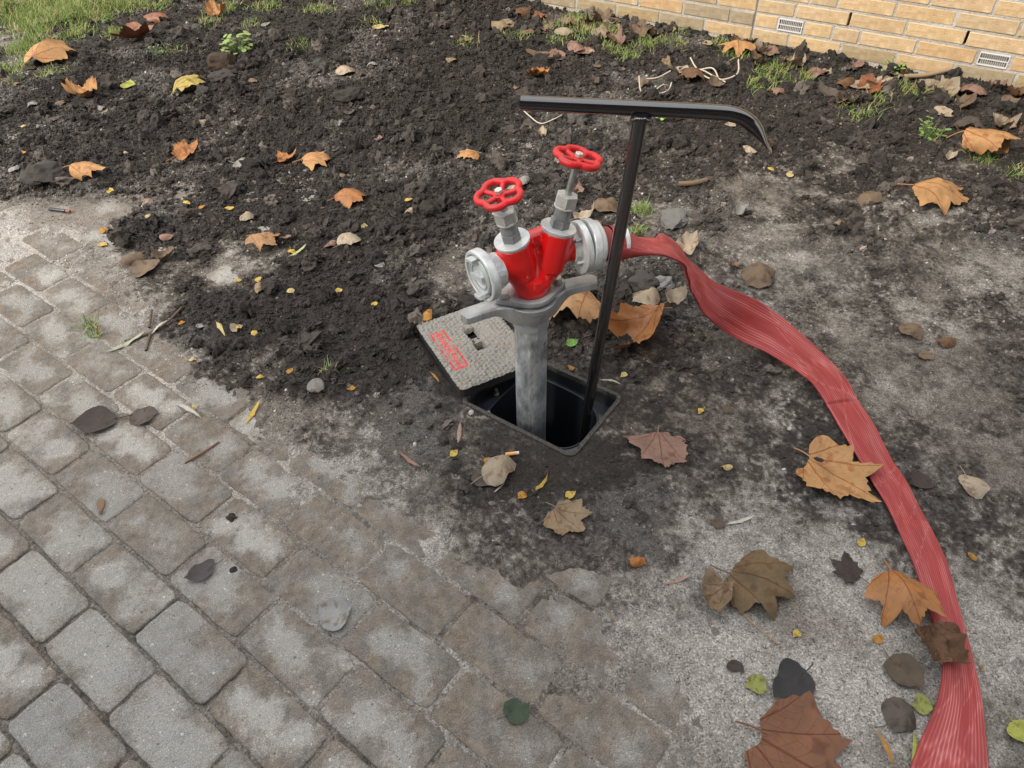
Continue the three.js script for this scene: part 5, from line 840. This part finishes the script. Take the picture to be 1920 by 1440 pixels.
function clod(name, x, z, s, col, label, seed, squash = 0.8, detail = 3, rough = 0.3) { const g = clodGeo(seed, detail, rough); const p = g.attributes.position; for (let i = 0; i < p.count; i++) { const a = V().fromBufferAttribute(p, i), k = 1 + 0.07 * vn(a.x * 9 + seed, a.y * 9 + a.z * 7) + 0.05 * vn(a.x * 19 - a.z * 13, a.y * 19); p.setXYZ(i, a.x * k, a.y * k, a.z * k); } g.computeVertexNormals(); const m = mesh(name, g.scale(s, s * squash, s * 0.9), std({ color: lin(...col), roughness: 1, bumpMap: grainBump, bumpScale: 0.002 })); m.position.set(x, height(x, z) + s * 0.3, z); m.rotation.y = seed; tag(m, label, /stone/.test(name) ? 'stone' : 'clod'); return m; }
clod('root_ball', -1.235, -3.35, 0.062, [0.040, 0.026, 0.017], 'dark brown fibrous root ball beside the light green weed', 5);
clod('soil_clod', -1.20, -3.20, 0.052, [0.04, 0.036, 0.032], 'black soil clod in front of the root ball', 6, 0.6);
clod('soil_clod', -0.611, -2.93, 0.055, [0.026, 0.022, 0.02], 'large black soil clod in the open soil bed', 7, 0.6);
clod('soil_clod', -1.60, -2.36, 0.07, [0.04, 0.036, 0.032], 'big dark clod under the long tan rolled leaf', 8, 0.6);
clod('soil_clod', 0.375, -1.665, 0.042, [0.045, 0.042, 0.038], 'dark clod between key shaft and hose', 9, 0.8);
clod('soil_clod', 0.43, -1.66, 0.03, [0.16, 0.16, 0.155], 'small grey clod beneath the hose bend', 10, 0.8);
clod('soil_clod', 0.517, -1.99, 0.048, [0.13, 0.128, 0.12], 'flat grey clod behind the hose', 11, 0.6);
clod('soil_clod', 0.575, -1.975, 0.030, [0.14, 0.138, 0.13], 'round grey clod beside the flat grey clod', 12, 0.8);
clod('soil_clod', 0.921, -2.44, 0.028, [0.075, 0.05, 0.032], 'brown peat clod under the bent key tip', 13, 0.9);
clod('stone', -0.471, -1.281, 0.022, [0.16, 0.15, 0.135], 'muddy grey stone at the soil edge', 14, 0.6, 2, 0.2);
clod('soil_clod', -0.595, -0.925, 0.011, [0.02, 0.018, 0.015], 'black crumb lying on a paver', 15, 0.6, 2);
clod('soil_clod', -0.56, -0.80, 0.008, [0.02, 0.018, 0.015], 'black crumb at the stem of the purple grey leaf', 16, 0.6, 2);
clod('pebble_stone', -0.098, -1.2, 0.0075, [0.34, 0.32, 0.29], 'small pale pebble on the rim of the box', 17, 0.8, 2, 0.15);
clod('pebble_stone', 0.43, -0.72, 0.008, [0.42, 0.42, 0.40], 'round grey pebble beside the olive brown leaf', 18, 0.8, 2, 0.12);
function strand(name, list, rad, col, label, cat) { const m = mesh(name, list.map((p) => tube(p.map(([x, z, y]) => [x, height(x, z) + y, z]), rad, p.length * 6, 6)), std({ color: lin(...col), roughness: 0.85 })); tag(m, label, cat); }
strand('dry_root', [[[0.79, -3.17, 0.05], [0.80, -3.09, 0.03], [0.83, -3.01, 0.012], [0.89, -2.99, 0.015], [0.95, -3.01, 0.03], [0.97, -3.09, 0.05]], [[0.76, -3.04, 0.01], [0.80, -3.06, 0.03], [0.86, -3.02, 0.02], [0.90, -2.98, 0.012]], [[0.82, -3.10, 0.02], [0.86, -3.05, 0.04], [0.88, -2.99, 0.01]]], 0.0032, [0.46, 0.41, 0.33], 'pale curled root tangle between key bar and wall', 'root');
strand('dry_root', [[[0.54, -2.95, 0.05], [0.55, -2.90, 0.02], [0.60, -2.88, 0.02], [0.65, -2.89, 0.03], [0.67, -2.93, 0.04]], [[0.57, -2.99, 0.02], [0.62, -2.99, 0.03], [0.68, -3.02, 0.045]], [[0.58, -2.87, 0.01], [0.63, -2.92, 0.03], [0.66, -2.95, 0.02]]], 0.0027, [0.46, 0.42, 0.35], 'pale root tangle just behind the key cross bar', 'root');
strand('dry_root', [[[0.07, -2.79, 0.02], [0.10, -2.74, 0.01], [0.14, -2.69, 0.008], [0.19, -2.70, 0.01], [0.22, -2.73, 0.012]]], 0.0024, [0.48, 0.44, 0.37], 'thin pale root at the open end of the key bar', 'root');
strand('twig', [[[-0.735, -1.075, 0.004], [-0.70, -1.105, 0.005], [-0.675, -1.135, 0.004]]], 0.0026, [0.16, 0.09, 0.05], 'short brown twig lying on the paving', 'twig');
strand('twig', [[[0.57, -2.20, 0.012], [0.62, -2.19, 0.014], [0.66, -2.20, 0.012]]], 0.009, [0.14, 0.10, 0.06], 'thick brown stick behind the hose', 'twig');
strand('twig', [[[1.62, -2.98, 0.02], [1.70, -2.97, 0.02], [1.79, -2.97, 0.025]]], 0.009, [0.26, 0.19, 0.12], 'tan stick leaning at the foot of the wall', 'twig');
strand('dead_stem', [[[-1.02, -1.50, 0.004], [-0.96, -1.53, 0.006], [-0.92, -1.57, 0.01], [-0.90, -1.62, 0.006]], [[-0.96, -1.53, 0.006], [-0.95, -1.46, 0.004]], [[-0.97, -1.55, 0.006], [-0.985, -1.62, 0.01]]], 0.0035, [0.10, 0.065, 0.045], 'dark brown dead plant stem at the edge of the paving', 'stem');
strand('straw', [[[0.405, -0.685, 0.003], [0.43, -0.645, 0.004], [0.46, -0.61, 0.003]]], 0.0013, [0.30, 0.20, 0.11], 'thin straw beside the olive brown leaf', 'straw');
{ // winged seed on a paver
  const o = group('winged_seed', [-0.875, 0.0035, -0.948], 0.4); tag(o, 'brown winged maple seed lying on a paver', 'seed');
  const s = new THREE.Shape(); s.moveTo(0, 0); s.bezierCurveTo(0.008, -0.006, 0.012, -0.03, 0.004, -0.036); s.bezierCurveTo(-0.010, -0.038, -0.011, -0.018, 0, 0);
  mesh('wing', new THREE.ExtrudeGeometry(s, { depth: 0.0006, bevelEnabled: false }).rotateX(Math.PI / 2), std({ color: lin(0.16, 0.10, 0.055) }), o);
  mesh('nut', new THREE.SphereGeometry(0.0042, 12, 8).scale(1, 0.6, 1.5).translate(0, 0.001, 0.003), std({ color: lin(0.12, 0.075, 0.04) }), o);
}
{ // cigarette butt
  const o = group('cigarette_butt', [-0.008, height(-0.008, -1.066) + 0.0055, -1.066], 0.12); tag(o, 'orange tipped cigarette butt in front of the box', 'cigarette butt');
  mesh('filter', new THREE.CylinderGeometry(0.0040, 0.0040, 0.022, 18).rotateZ(Math.PI / 2), std({ color: lin(0.72, 0.36, 0.10) }), o);
  mesh('paper_stub', new THREE.CylinderGeometry(0.0039, 0.0036, 0.008, 18).rotateZ(Math.PI / 2).translate(0.0152, 0, 0), std({ color: lin(0.6, 0.57, 0.5) }), o);
}
{ // dropped dark rod with a reddish end
  const o = group('plastic_rod', [-1.47, height(-1.47, -2.171) + 0.008, -2.171], -0.25); tag(o, 'small dark shiny rod with a reddish end at the sand edge', 'litter');
  mesh('barrel', along(turned([[0, 0], [0.0055, 0], [0.006, 0.06], [0.0045, 0.065], [0, 0.065]], 16), V(-0.04, 0, 0), V(1, 0, 0)), std({ color: lin(0.02, 0.022, 0.03), roughness: 0.3 }), o);
  mesh('end_cap', along(turned([[0, 0], [0.0055, 0], [0.005, 0.016], [0, 0.017]], 16), V(0.0255, 0, 0), V(1, 0, 0)), std({ color: lin(0.20, 0.07, 0.05), roughness: 0.5 }), o);
}
scene.traverse((o) => { if (o.isMesh) o.castShadow = o.receiveShadow = true; });
renderer.render(scene, camera);
